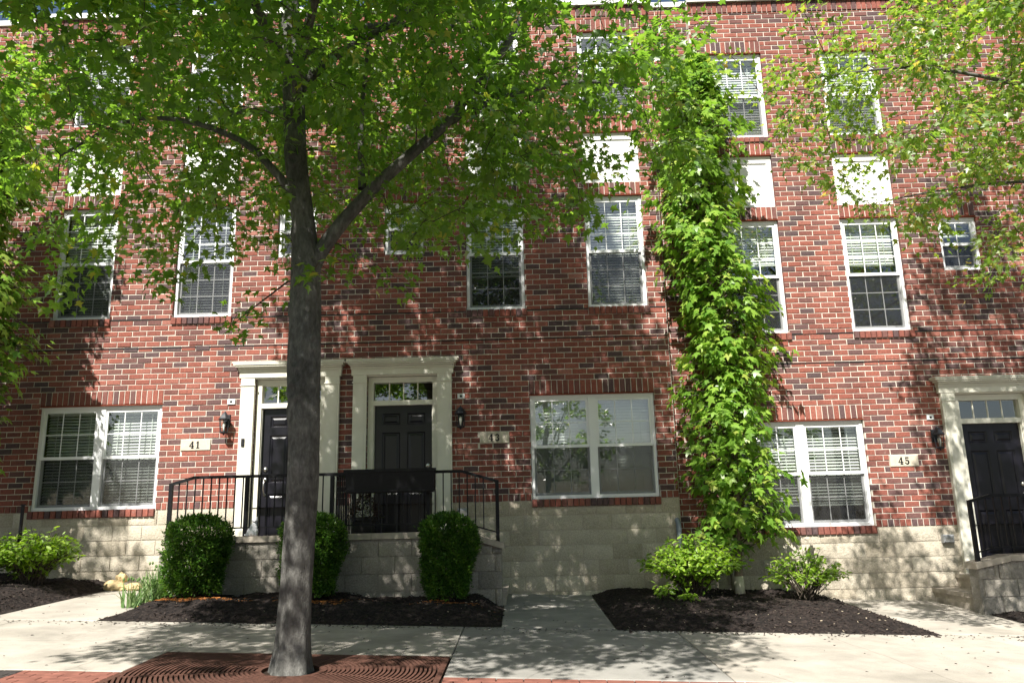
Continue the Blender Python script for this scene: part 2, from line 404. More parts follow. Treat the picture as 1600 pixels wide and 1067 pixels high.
# brick pavers next to the kerb
pav = sheet('brick_paving', -16, 16, -6.55, -5.09, M['pit'], -0.012, 0.10)
pm = {}
def paver(x0, x1, y0, y1, mtl):
    cx, cy = (x0+x1)/2, (y0+y1)/2
    k = (round(x1-x0, 3), round(y1-y0, 3), mtl)
    if k not in pm:
        b = MB(); hx, hy = (x1-x0)/2, (y1-y0)/2; c = 0.004
        v = [(-hx,-hy,-.06),(hx,-hy,-.06),(hx,hy,-.06),(-hx,hy,-.06),(-hx,-hy,-c),(hx,-hy,-c),(hx,hy,-c),(-hx,hy,-c),
             (-hx+c,-hy+c,0),(hx-c,-hy+c,0),(hx-c,hy-c,0),(-hx+c,hy-c,0)]
        f = [(8,9,10,11)]
        for q in range(4): f += [(q,(q+1)%4,4+(q+1)%4,4+q),(4+q,4+(q+1)%4,8+(q+1)%4,8+q)]
        b.add(v, f); pm[k] = b.mesh('paver', M[mtl])
    o = obj('paver', pm[k], pav, loc=(cx, cy, gz(cx, cy)+random.uniform(-.002, .002)))
    o.rotation_euler = (0.025+random.uniform(-.006, .006), 0.0376+random.uniform(-.006, .006), 0)
y = -5.10
rowi = 0
bulk = MB()
while y > -6.5:
    x = -7.0 - (0.1 if rowi % 2 else 0)
    while x < 7.0:
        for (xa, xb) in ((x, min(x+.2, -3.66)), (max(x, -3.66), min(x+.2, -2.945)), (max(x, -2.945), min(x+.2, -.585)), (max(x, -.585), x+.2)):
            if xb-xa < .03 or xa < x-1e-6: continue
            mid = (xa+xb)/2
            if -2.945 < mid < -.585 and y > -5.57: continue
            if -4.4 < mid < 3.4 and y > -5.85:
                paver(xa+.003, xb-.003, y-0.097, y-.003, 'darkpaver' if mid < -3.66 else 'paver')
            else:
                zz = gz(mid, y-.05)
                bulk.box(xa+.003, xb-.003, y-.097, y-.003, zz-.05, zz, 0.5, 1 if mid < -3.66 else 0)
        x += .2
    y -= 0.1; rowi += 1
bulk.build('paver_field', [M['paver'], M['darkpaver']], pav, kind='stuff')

# mulch beds
def fbm(x, y, s=0):
    return (math.sin(x*3.1+s)*math.cos(y*2.7+s*1.3)*0.5 + math.sin(x*7.3+y*5.1+s*2)*0.25 + math.sin(x*15.7-y*13.1+s)*0.13)
def bed(x0, x1, y0, y1, h, seed):
    b = MB(); nx = int((x1-x0)/0.07)+1; ny = int((y1-y0)/0.07)+1
    hts = np.random.default_rng(seed).normal(0, 0.007, (nx+1, ny+1))
    for i in range(nx+1):
        for j in range(ny+1):
            x = x0+(x1-x0)*i/nx; y = y0+(y1-y0)*j/ny
            e = min((x-x0)/0.35, (x1-x)/0.35, (y-y0)/0.6, 1.0)
            e = max(0.0, e); e = e*e*(3-2*e)
            b.v.append((x, y, gz(x, y) + 0.004 + e*(h*(0.75+0.35*fbm(x, y, seed))) + (hts[i, j] if 0 < i < nx and 0 < j < ny else 0)))
    for i in range(nx):
        for j in range(ny):
            a = i*(ny+1)+j
            b.f.append((a, a+ny+1, a+ny+2, a+1)); b.t.append(.5); b.mi.append(0)
    o = b.build('mulch_bed', M['mulch'], smooth=True, kind='structure')
    return o
BEDS = [(-4.34, -0.22, -2.82, -1.25, 0.15), (0.95, 4.18, -2.90, 0.10, 0.12), (-9.5, -5.52, -2.82, 0.02, 0.16), (5.56, 9.5, -2.82, -1.25, 0.06)]
for k, q in enumerate(BEDS): bed(*q, k+3)
def bedz(x, y):
    for k, (x0, x1, y0, y1, h) in enumerate(BEDS):
        if x0 <= x <= x1 and y0 <= y <= y1:
            e = max(0, min((x-x0)/0.35, (x1-x)/0.35, (y-y0)/0.6, 1.0)); e = e*e*(3-2*e)
            return gz(x, y)+0.004+e*(h*(0.75+0.35*fbm(x, y, k+3)))
    return gz(x, y)
# loose wood chips on the beds and spilled on the concrete
def chips(name, n, mtl, label, cat, smin, smax, spill=0.0, beds=BEDS):
    b = MB(); rg = random.Random(11+n)
    for i in range(n):
        q = beds[rg.choices(range(len(beds)), [(q[1]-q[0])*(q[3]-q[2]) for q in beds])[0]]
        x = rg.uniform(q[0], q[1]); y = rg.uniform(q[2], q[3])
        if spill and rg.random() < spill: y = q[2]-abs(rg.gauss(0, 0.09))
        z = bedz(x, y)+0.005
        L = rg.uniform(smin, smax); W = L*rg.uniform(0.2, 0.45); T = 0.004
        R = Matrix.Rotation(rg.uniform(0, 6.28), 3, 'Z') @ Matrix.Rotation(rg.gauss(0, .4), 3, 'X') @ Matrix.Rotation(rg.gauss(0, .35), 3, 'Y')
        vs_ = [tuple(R @ Vector((a*L/2, c*W/2, d*T)) + Vector((x, y, z))) for d in (0, 1) for (a, c) in ((-1, -.7), (1, -1), (.8, 1), (-1, .8))]
        b.add(vs_, [(4,5,6,7),(0,1,5,4),(1,2,6,5),(2,3,7,6),(3,0,4,7)], rg.random())
    return tag(b.build(name, mtl, kind='stuff'), label, cat)
chips('mulch_chips', 9000, M['chip'], 'dark wood chips strewn over the planting beds', 'mulch', 0.015, 0.05, 0.03)
chips('leaf_litter', 260, M['palechip'], 'small pale dry leaves and twigs scattered on dark mulch', 'litter', 0.008, 0.03)

b = MB(); rg_ = random.Random(77)
for i in range(1100):
    x = rg_.uniform(-6.5, 6.5); y = rg_.uniform(-5.05, -.1) if rg_.random() < .35 else -2.86-abs(rg_.gauss(0, .12))
    if y > -2.82 and not (-5.5 < x < -4.36 or -.2 < x < .93 or 4.2 < x < 5.5): continue
    if -2.94 < x < -.6 and y < -4.36: continue
    z = gz(x, y)+.002; a = rg_.uniform(0, 6.28); L = rg_.uniform(.006, .022); W = L*rg_.uniform(.25, .7); ca, sa = math.cos(a), math.sin(a)
    b.add([(x+ca*u-sa*v, y+sa*u+ca*v, z+h_) for (u, v, h_) in ((-L, 0, 0), (0, -W, .004), (L, 0, .001), (0, W, .005))], [(0, 1, 2, 3)], rg_.random())
tag(b.build('fallen_bits', M['chip'], kind='stuff'), 'dark crumbs of bark and leaf bits scattered on the concrete', 'litter')

# ------------------------------------------------------------------ brickwork
CH = 0.0803; BL = 0.2117; JT = 0.010
bcache = {}
def brick_mesh(w, h, d, tone):
    k = (round(w, 3), round(h, 3), round(d, 3), tone)
    if k not in bcache:
        b = MB(); b.cbox(-w/2, w/2, 0, d, -h/2, h/2, 0.0055, tone)
        bcache[k] = b.mesh('brick', M['brick'])
    return bcache[k]
TN = [0.02, 0.07, 0.12, 0.15, 0.2, 0.28, 0.36, 0.42, 0.5, 0.56, 0.62, 0.7, 0.76, 0.84, 0.92, 1.0]
TW = [4, 5, 6, 5, 5, 5, 7, 7, 8, 8, 8, 8, 7, 6, 4, 2]
def rtone(): return random.choices(TN, TW)[0]
def cut(rects, holes):
    for (a0, a1, c0, c1) in holes:
        out = []
        for (x0, x1, z0, z1) in rects:
            if a0 >= x1 or a1 <= x0 or c0 >= z1 or c1 <= z0: out.append((x0, x1, z0, z1)); continue
            if a0 > x0: out.append((x0, a0, z0, z1))
            if a1 < x1: out.append((a1, x1, z0, z1))
            xa, xb = max(a0, x0), min(a1, x1)
            if c0 > z0: out.append((xa, xb, z0, c0))
            if c1 < z1: out.append((xa, xb, c1, z1))
        rects = out
    return [r for r in rects if r[1]-r[0] > 0.018 and r[3]-r[2] > 0.016]
def mortar_wall(name, parent, x0, x1, z0, z1, y, holes, mtl, depth=0.14):
    b = MB(); g = 0.005
    H = [(a-g, bb+g, c-g, d+g) for (a, bb, c, d) in holes]
    xs = sorted(set([x0, x1] + [min(max(v, x0), x1) for h in H for v in h[:2]]))
    zs = sorted(set([z0, z1] + [min(max(v, z0), z1) for h in H for v in h[2:]]))
    for i in range(len(xs)-1):
        for j in range(len(zs)-1):
            cx, cz = (xs[i]+xs[i+1])/2, (zs[j]+zs[j+1])/2
            if any(h[0] < cx < h[1] and h[2] < cz < h[3] for h in H): continue
            b.add([(xs[i], y, zs[j]), (xs[i+1], y, zs[j]), (xs[i+1], y, zs[j+1]), (xs[i], y, zs[j+1])], [(0, 1, 2, 3)])
    for (a, bb, c, d) in H:
        a, bb, c, d = max(a, x0), min(bb, x1), max(c, z0), min(d, z1)
        for (p, q) in (((a, c), (bb, c)), ((bb, c), (bb, d)), ((bb, d), (a, d)), ((a, d), (a, c))):
            b.add([(p[0], y, p[1]), (q[0], y, q[1]), (q[0], y+depth, q[1]), (p[0], y+depth, p[1])], [(0, 1, 2, 3)])
    # ends
    b.add([(x0, y, z0), (x0, y+depth, z0), (x0, y+depth, z1), (x0, y, z1)], [(0, 1, 2, 3)])
    b.add([(x1, y, z0), (x1, y, z1), (x1, y+depth, z1), (x1, y+depth, z0)], [(0, 1, 2, 3)])
    return b.build(name, mtl, parent)
def brick_field(wall, x0, x1, zb, zt, y, holes, phase, limit=300, openl=False, openr=False):
    items = []
    k = 0; z = zb
    while z < zt-0.01:
        x = math.floor((x0-1.0)/BL)*BL + phase + (BL/2 if k % 2 else 0)
        z1 = min(z+CH, zt)
        while x < x1:
            mid = x+BL/2
            if (openl and mid < x0) or (openr and mid >= x1) or x+BL < x0: x += BL; continue
            r = (x if openl and x < x0 else max(x, x0), x+BL if openr and x+BL > x1 else min(x+BL, x1), z, z1)
            if r[1]-r[0] > 0.03:
                full = r[1]-r[0] > BL-0.002
                for q in cut([(r[0]+JT/2, r[1]-JT/2, r[2]+JT/2, r[3]-JT/2)], holes):
                    items.append((q, full and q[1]-q[0] > BL-JT-0.002 and q[3]-q[2] > CH-JT-0.002))
            x += BL
        z += CH; k += 1
    def dist(it):
        q = it[0]; return ((q[0]+q[1])/2)**2 + 125 + ((q[2]+q[3])/2-1.8)**2
    fulls = sorted([it for it in items if it[1]], key=dist)
    single = set(id(it) for it in fulls[:limit])
    b = MB()
    for it in items:
        q = it[0]; w, h = q[1]-q[0], q[3]-q[2]; cx, cz = (q[0]+q[1])/2, (q[2]+q[3])/2
        jy = random.gauss(0, 0.0016); t = rtone()
        if id(it) in single:
            o = obj('brick', brick_mesh(w, h, 0.1, t), wall, loc=(cx+random.gauss(0, .0009), y+jy, cz+random.gauss(0, .0009)))
            o.rotation_euler = (random.gauss(0, .006), random.gauss(0, .005), random.gauss(0, .004))
        else:
            s = random.gauss(0, .0005)*w
            jz = random.gauss(0, .0009)
            n0 = len(b.v)
            b.cbox(q[0], q[1], y+jy, y+0.1, q[2]+jz, q[3]+jz, 0.0055, min(1, max(0, t+random.gauss(0, .03))))
    b.build('brick_field', M['brick'], wall, kind='stuff')
def brick_row(wall, name, x0, x1, z0, z1, y, d, pitch=0.0805, jit=0.0015):
    n = max(1, round((x1-x0)/pitch)); p = (x1-x0)/n
    for i in range(n):
        o = obj(name, brick_mesh(round(p-JT, 3), z1-z0, d, rtone()), wall,
                loc=(x0+p*(i+.5), y+random.gauss(0, jit), (z0+z1)/2+random.gauss(0, .001)))
        o.rotation_euler = (random.gauss(0, .006), random.gauss(0, .006), random.gauss(0, .005))

bl_cache = []
def block_meshes(mtl, L=0.396, H=0.193, n=10, rough=0.007, seed=5):
    out = []; rg = np.random.default_rng(seed)
    for k in range(n):
        b = MB(); nx, nz = 7, 4
        v = []
        ph = rg.uniform(0, 6.28, 4)
        for i in range(nx+1):
            for j in range(nz+1):
                u, w_ = i/nx, j/nz
                e = min(u, 1-u, 1.0)*nx; e2 = min(w_, 1-w_)*nz
                edge = 0 if (i in (0, nx) or j in (0, nz)) else 1
                dy = -edge*(0.005 + rough*(0.5+0.5*math.sin(u*5+ph[0])*math.cos(w_*4+ph[1])) + rg.normal(0, 0.0035))
                v.append((-L/2+L*u, dy, -H/2+H*w_))
        f = [(i*(nz+1)+j, (i+1)*(nz+1)+j, (i+1)*(nz+1)+j+1, i*(nz+1)+j+1) for i in range(nx) for j in range(nz)]
        b.add(v, f, rg.random())
        b.box(-L/2, L/2, 0.0, 0.09, -H/2, H/2, rg.random()); 
        del b.f[-6:]; del b.t[-6:]; del b.mi[-6:]
        nb = len(b.v)-8; t = b.t[0]
        for q in ((0,3,2,1),(4,5,6,7),(1,2,6,5),(3,0,4,7)): b.f.append(tuple(nb+i for i in q)); b.t.append(t); b.mi.append(0)
        out.append(b.mesh('block', mtl, smooth=True))
    return out
BLK = block_meshes(M['stone']); GBLK = block_meshes(M['graystone'], seed=9)
def block_field(parent, meshes, x0, x1, zt, zmin, y, holes=(), phase=0.1, rows=None, zlow=None, seed=1, name='block', rot=0):
    """courses of split-face block counted down from zt"""
    rg = random.Random(seed); k = 0; z = zt
    while z > zmin+0.02:
        zb = max(z-0.203, zmin)
        x = x0-0.406+phase+(0.203 if k % 2 else 0)
        while x < x1:
            r = (max(x, x0)+.005, min(x+0.406, x1)-.005, zb+.005, z-.005)
            if r[1]-r[0] > 0.04:
                for q in cut([r], holes):
                    if zlow and q[3] < zlow((q[0]+q[1])/2)-0.25: continue
                    o = obj(name, rg.choice(meshes), parent, loc=((q[0]+q[1])/2, y+rg.gauss(0, .002), (q[2]+q[3])/2))
                    o.scale = ((q[1]-q[0])/0.396*rg.choice((1, -1)), 1, (q[3]-q[2])/0.193)
            x += 0.406
        z = zb; k += 1

# ------------------------------------------------------------------ windows
def ring(b, x0, x1, z0, z1, w, y0, y1, wt=None, wb=None):
    wt = wt or w; wb = wb or w
    b.box(x0, x0+w, y0, y1, z0, z1); b.box(x1-w, x1, y0, y1, z0, z1)
    b.box(x0+w, x1-w, y0+.0005, y1-.0005, z0, z0+wb); b.box(x0+w, x1-w, y0+.0005, y1-.0005, z1-wt, z1)
pcache = {}
def pane(parent, x0, x1, z0, z1, y):
    k = (round(x1-x0, 4), round(z1-z0, 4))
    if k not in pcache:
        b = MB(); b.box(-k[0]/2, k[0]/2, 0, 0.004, -k[1]/2, k[1]/2); b.mi = [1, 1, 0, 1, 1, 1]; pcache[k] = b.mesh('pane', [M['glass'], M['clear']])
    obj('pane', pcache[k], parent, loc=((x0+x1)/2, y, (z0+z1)/2))
def sash_unit(win, x0, x1, z0, z1, cols, rows, y, sw=0.034):
    b = MB(); ring(b, x0, x1, z0, z1, sw, y, y+0.03, wt=0.036, wb=0.042)
    s = b.build('sash', M['white'], win)
    gx0, gx1, gz0, gz1 = x0+sw, x1-sw, z0+0.042, z1-0.036
    mw = 0.012; b = MB()
    xs = [gx0+(gx1-gx0)*i/cols for i in range(cols+1)]; zs = [gz0+(gz1-gz0)*i/rows for i in range(rows+1)]
    for x in xs[1:-1]: b.box(x-mw/2, x+mw/2, y+0.009, y+0.019, gz0, gz1)
    for z in zs[1:-1]: b.box(gx0, gx1, y+0.010, y+0.018, z-mw/2, z+mw/2)
    if b.v: b.build('muntin', M['white'], win)
    for i in range(cols):
        for j in range(rows):
            a0 = xs[i]+(mw/2 if i else 0); a1 = xs[i+1]-(mw/2 if i < cols-1 else 0)
            c0 = zs[j]+(mw/2 if j else 0); c1 = zs[j+1]-(mw/2 if j < rows-1 else 0)
            pane(win, a0, a1, c0, c1, y+0.012)
def blind(win, x0, x1, ztop, zbot, y, tilt=44, pitch=0.043, gaps=None):
    b = MB(); z = ztop-0.05; b.box(x0, x1, y-0.03, y+0.03, ztop-0.045, ztop)
    dy, dz = 0.025*math.cos(math.radians(tilt)), 0.025*math.sin(math.radians(tilt))
    rg = random.Random(int(x0*100)+int(ztop*10))
    while z > zbot+0.03:
        q = rg.gauss(0, .0012)
        th = 0.0028
        v = [(x0, y-dy, z-dz+q), (x1, y-dy, z-dz-q), (x1, y+dy, z+dz-q), (x0, y+dy, z+dz+q)]
        b.add(v+[(a, c+.001, d+th) for (a, c, d) in v], [(0,3,2,1),(4,5,6,7),(0,1,5,4),(1,2,6,5),(2,3,7,6),(3,0,4,7)])
        z -= pitch
    b.box(x0, x1, y-0.025, y+0.025, zbot, zbot+0.022)
    for f in (0.18, 0.82):
        xx = x0+(x1-x0)*f
        b.box(xx-.004, xx+.004, y-0.034, y-0.031, zbot, ztop)
    b.build('blind', M['blind'], win)
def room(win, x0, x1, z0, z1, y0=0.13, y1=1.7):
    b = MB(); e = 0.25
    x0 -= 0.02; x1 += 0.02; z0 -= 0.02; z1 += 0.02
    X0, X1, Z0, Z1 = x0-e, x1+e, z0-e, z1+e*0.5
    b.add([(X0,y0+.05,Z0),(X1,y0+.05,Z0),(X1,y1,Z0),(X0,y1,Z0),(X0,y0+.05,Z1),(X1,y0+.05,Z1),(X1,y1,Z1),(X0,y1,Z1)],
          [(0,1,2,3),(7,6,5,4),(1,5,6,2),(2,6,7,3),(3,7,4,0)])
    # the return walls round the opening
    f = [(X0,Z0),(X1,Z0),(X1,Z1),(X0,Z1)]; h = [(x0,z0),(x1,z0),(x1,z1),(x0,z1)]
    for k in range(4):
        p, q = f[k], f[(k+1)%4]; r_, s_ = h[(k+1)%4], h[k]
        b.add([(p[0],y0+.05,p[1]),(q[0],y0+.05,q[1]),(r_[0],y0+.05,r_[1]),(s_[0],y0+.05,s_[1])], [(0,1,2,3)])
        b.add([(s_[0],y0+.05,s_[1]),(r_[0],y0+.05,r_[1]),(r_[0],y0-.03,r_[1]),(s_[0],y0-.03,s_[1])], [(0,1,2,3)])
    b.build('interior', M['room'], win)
def window(house, x0, x1, z0, z1, cols, ru, rl, bl=None, double=False, tilt=44, yf=0.045):
    b = MB(); fwid = 0.042
    ring(b, x0, x1, z0, z1, fwid, yf, yf+0.085, wt=0.05, wb=0.045)
    units = [(x0+fwid, x1-fwid)]
    if double:
        xm = (x0+x1)/2; mw = 0.055
        b.box(xm-mw, xm+mw, yf-0.002, yf+0.084, z0+0.045, z1-0.05)
        units = [(x0+fwid, xm-mw), (xm+mw, x1-fwid)]
    win = b.build('window', M['white'], house)
    zm = z0+0.045+(z1-z0-0.095)*0.5
    for (a, c) in units:
        sash_unit(win, a, c, zm-0.018, z1-0.05, cols, ru, yf+0.012)
        sash_unit(win, a, c, z0+0.045, zm+0.018, cols, rl, yf+0.045)
        sb = MB(); sb.box(a+.006, c-.006, yf+0.034, yf+0.0345, z0+0.05, zm-0.019); sc_ = sb.build('insect_screen', M['screen'], win)
    if bl is not None:
        for (a, c) in units:
            blind(win, a+0.012, c-0.012, z1-0.055, z0+0.05+(z1-z0-0.1)*bl, yf+0.135, tilt)
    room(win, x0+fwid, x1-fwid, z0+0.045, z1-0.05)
    return win
def lintel(wall, x0, x1, z):
    b = MB(); b.box(x0-0.0, x1+0.0, -0.004, 0.10, z, z+0.011)
    b.build('steel_lintel', M['rust'], wall)
def infill(house, x0, x1, z0, z1):
    b = MB()
    b.box(x0, x1, 0.060, 0.10, z0, z1)
    ring(b, x0, x1, z0, z1, 0.075, 0.045, 0.0595, wt=0.10, wb=0.045)
    b.box(x0+0.075, x1-0.075, 0.040, 0.0445, z1-0.112, z1-0.1005)
    b.build('infill_panel', M['panel'], house)

# strokes for the house numbers
def stroke(b, pts, w, y0, y1):
    for (p, q) in zip(pts[:-1], pts[1:]):
        d = Vector((q[0]-p[0], q[1]-p[1])); L = d.length
        if L < 1e-6: continue
        d /= L; n_ = Vector((-d.y, d.x))
        w0 = p[2] if len(p) > 2 else w; w1 = q[2] if len(q) > 2 else w
        e = d*min(w0, w1)*0.12
        P = Vector(p[:2])-e; Q = Vector(q[:2])+e
        poly = [P-n_*w0/2, Q-n_*w1/2, Q+n_*w1/2, P+n_*w0/2]
        b.prism([(v.x, v.y) for v in poly], y0, y1)
def digit(ch, ox, oz, h, y0, y1):
    b = MB(); T = 0.2*h; t = 0.09*h
    def S(pts, w=T): stroke(b, [(ox+p[0]*h, oz+p[1]*h)+((p[2]*h,) if len(p) > 2 else ()) for p in pts], w, y0, y1)
    def arc(cx, cz, rx, rz, a0, a1, n, wf):
        S([(cx+rx*math.cos(math.radians(a0+(a1-a0)*i/n)), cz+rz*math.sin(math.radians(a0+(a1-a0)*i/n)), wf(i/n)) for i in range(n+1)])
    if ch == '1':
        S([(0.30, 0.02), (0.30, 1.0)]); S([(0.08, 0.04), (0.54, 0.04)], t); S([(0.08, 0.80), (0.30, 0.95)], t)
    elif ch == '4':
        S([(0.46, 0.0), (0.46, 1.0)]); S([(0.02, 0.30), (0.68, 0.30)], t*1.1); S([(0.02, 0.30), (0.44, 0.98)], t*1.1); S([(0.26, 0.04), (0.66, 0.04)], t)
    elif ch == '3':
        arc(0.30, 0.745, 0.20, 0.21, 150, -80, 12, lambda s: 0.08+0.12*math.sin(s*math.pi))
        arc(0.30, 0.285, 0.23, 0.245, 85, -155, 13, lambda s: 0.08+0.13*math.sin(s*math.pi))
        S([(0.10, 0.80), (0.13, 0.86)], T*1.1); S([(0.07, 0.17), (0.11, 0.22)], T*1.1)
    elif ch == '5':
        S([(0.14, 0.52), (0.14, 0.96)], t); S([(0.10, 0.93), (0.54, 0.93)], T*0.8)
        arc(0.29, 0.305, 0.23, 0.265, 140, -155, 14, lambda s: 0.08+0.12*math.sin(s*math.pi))
        S([(0.06, 0.16), (0.10, 0.21)], T*1.1)
    return b
def plaque(house, x0, x1, z0, z1, text):
    b = MB(); b.cbox(x0, x1, -0.012, 0.06, z0, z1, 0.004)
    p = b.build('number_plaque', M['plaque'], house)
    h = 0.098; w = 0.098*len(text)*0.92; ox = (x0+x1)/2-w/2+0.005
    for ch in text:
        d = digit(ch, ox, (z0+z1)/2-h/2, h, -0.0165, -0.0125); d.build('numeral', M['ink'], p); ox += 0.092

# ------------------------------------------------------------------ door
def entrance(house, xc, z0, dz, handle_side):
    """z0 = floor level at the door, dz = vertical shift of the surround; leaf, frame, transom and cream surround"""
    cx = xc
    top = 2.665+dz; tr0 = 2.735+dz; tr1 = 2.995+dz; head = 3.075+dz
    hw = 0.428
    # surround
    b = MB()
    ent = 3.10+dz
    sur = None
    def pil(x0, x1):
        p = MB()
        p.box(x0, x1, -0.06, 0.03, z0, ent)
        p.box(x0-0.012, x1+0.012, -0.074, -0.0605, ent-0.115, ent-0.095)
        p.box(x0+0.03, x1-0.03, -0.066, -0.0605, z0+0.22, ent-0.16)
        p.box(x0-0.012, x1+0.012, -0.078, -0.0605, z0, z0+0.17)
        return p
    b.box(cx-0.735, cx+0.735, -0.068, 0.03, ent, ent+0.085)
    b.box(cx-0.745, cx+0.745, -0.080, 0.03, ent+0.085, ent+0.102)
    prof = [(0.102, 0.085), (0.125, 0.09), (0.150, 0.115), (0.175, 0.145), (0.200, 0.160), (0.221, 0.165)]
    for (za, ya), (zb, yb) in zip(prof[:-1], prof[1:]):
        b.box(cx-0.66-ya, cx+0.66+ya, -yb, 0.0, ent+za, ent+zb-0.004 if zb < 0.22 else ent+zb)
        b.box(cx-0.655-ya, cx+0.655+ya, -yb+0.012, 0.0, ent+zb-0.004, ent+zb) if zb < 0.22 else None
    sur = b.build('door_surround', M['cream'], house)
    for (a, c) in ((cx-0.71, cx-0.515), (cx+0.505, cx+0.71)): pil(a, c).build('pilaster', M['cream'], sur)
    # frame
    b = MB()
    b.box(cx-0.505, cx-hw, 0.025, 0.16, z0, head); b.box(cx+hw, cx+0.505, 0.025, 0.16, z0, head)
    b.box(cx-hw, cx+hw, 0.026, 0.16, tr1, head); b.box(cx-hw, cx+hw, 0.030, 0.159, top, tr0)
    b.box(cx-hw-0.02, cx-hw+0.012, 0.05, 0.15, z0, top); b.box(cx+hw-0.012, cx+hw+0.02, 0.05, 0.15, z0, top)
    b.box(cx-hw, cx+hw, 0.0, 0.17, z0-0.03, z0+0.015)
    b.box(cx-0.515, cx+0.515, -0.03, 0.024, ent-0.02, ent)
    fr = b.build('door_frame', M['cream'], house)
    b = MB()
    n = 4; W = 2*hw-0.03; x0 = cx-hw+0.015
    for i in range(1, n): b.box(x0+W*i/n-0.008, x0+W*i/n+0.008, 0.078, 0.10, tr0, tr1)
    b.build('transom_bar', M['cream'], fr)
    for i in range(n): pane(fr, x0+W*i/n+(0.008 if i else 0), x0+W*(i+1)/n-(0.008 if i < n-1 else 0), tr0, tr1, 0.086)
    # leaf with six panels
    b = MB(); y = 0.105
    L, R = cx-hw+0.012, cx+hw-0.012
    bot = z0+0.018; H = top-bot
    st = 0.105; mid = 0.10
    cols = [(L+st, cx-mid/2), (cx+mid/2, R-st)]
    rows = [(0.10, 0.40), (0.475, 0.81), (0.865, 0.945)]
    rows = [(bot+H*a, bot+H*c) for a, c in rows]
    xs = [L, cols[0][0], cols[0][1], cols[1][0], cols[1][1], R]
    zs = [bot, rows[0][0], rows[0][1], rows[1][0], rows[1][1], rows[2][0], rows[2][1], top]
    for i in range(5):
        for j in range(7):
            x0_, x1_, z0_, z1_ = xs[i], xs[i+1], zs[j], zs[j+1]
            if i in (1, 3) and j in (1, 3, 5):
                c = 0.016; d = 0.014; e = 0.05
                v = []
                for (ins, yy) in ((0, y), (c, y+d), (c+0.012, y+d), (e, y+0.003)):
                    v += [(x0_+ins, yy, z0_+ins), (x1_-ins, yy, z0_+ins), (x1_-ins, yy, z1_-ins), (x0_+ins, yy, z1_-ins)]
                f = [(12, 13, 14, 15)]
                for k in range(3):
                    for q in range(4): f.append((k*4+q, k*4+(q+1)%4, k*4+4+(q+1)%4, k*4+4+q))
                b.add(v, f)
            else:
                b.add([(x0_, y, z0_), (x1_, y, z0_), (x1_, y, z1_), (x0_, y, z1_)], [(0, 1, 2, 3)])
    b.box(L, R, y+0.015, y+0.04, bot, top)
    door = b.build('door', M['door'], house)
    # handle set
    hx = cx+handle_side*(hw-0.075)
    hz = z0+1.0
    b = MB()
    def disc(zc, r, d):
        n_ = 18
        v = [(hx+r*math.cos(2*math.pi*k/n_), y-0.001, zc+r*math.sin(2*math.pi*k/n_)) for k in range(n_)] + \
            [(hx+r*.86*math.cos(2*math.pi*k/n_), y-d, zc+r*.86*math.sin(2*math.pi*k/n_)) for k in range(n_)]
        b.add(v, [tuple(range(n_, 2*n_))]+[(k, (k+1)%n_, n_+(k+1)%n_, n_+k) for k in range(n_)])
    disc(hz+0.175, 0.034, 0.022); disc(hz+0.03, 0.03, 0.014); disc(hz-0.18, 0.02, 0.012)
    b.tube([(hx, y-.01, hz+.03), (hx, y-.055, hz+.02), (hx, y-.066, hz-.04), (hx, y-.058, hz-.11), (hx, y-.03, hz-.16), (hx, y-.006, hz-.18)],
           [.011, .012, .012, .011, .010, .010], 8)
    b.box(hx-.011, hx+.011, y-.075, y-.055, hz+.022, hz+.032)
    b.build('door_handle', M['chrome'], door, smooth=True)
    # hall behind the transom
    room(fr, cx-hw+0.02, cx+hw-0.02, z0+0.05, tr1, 0.19, 1.6)

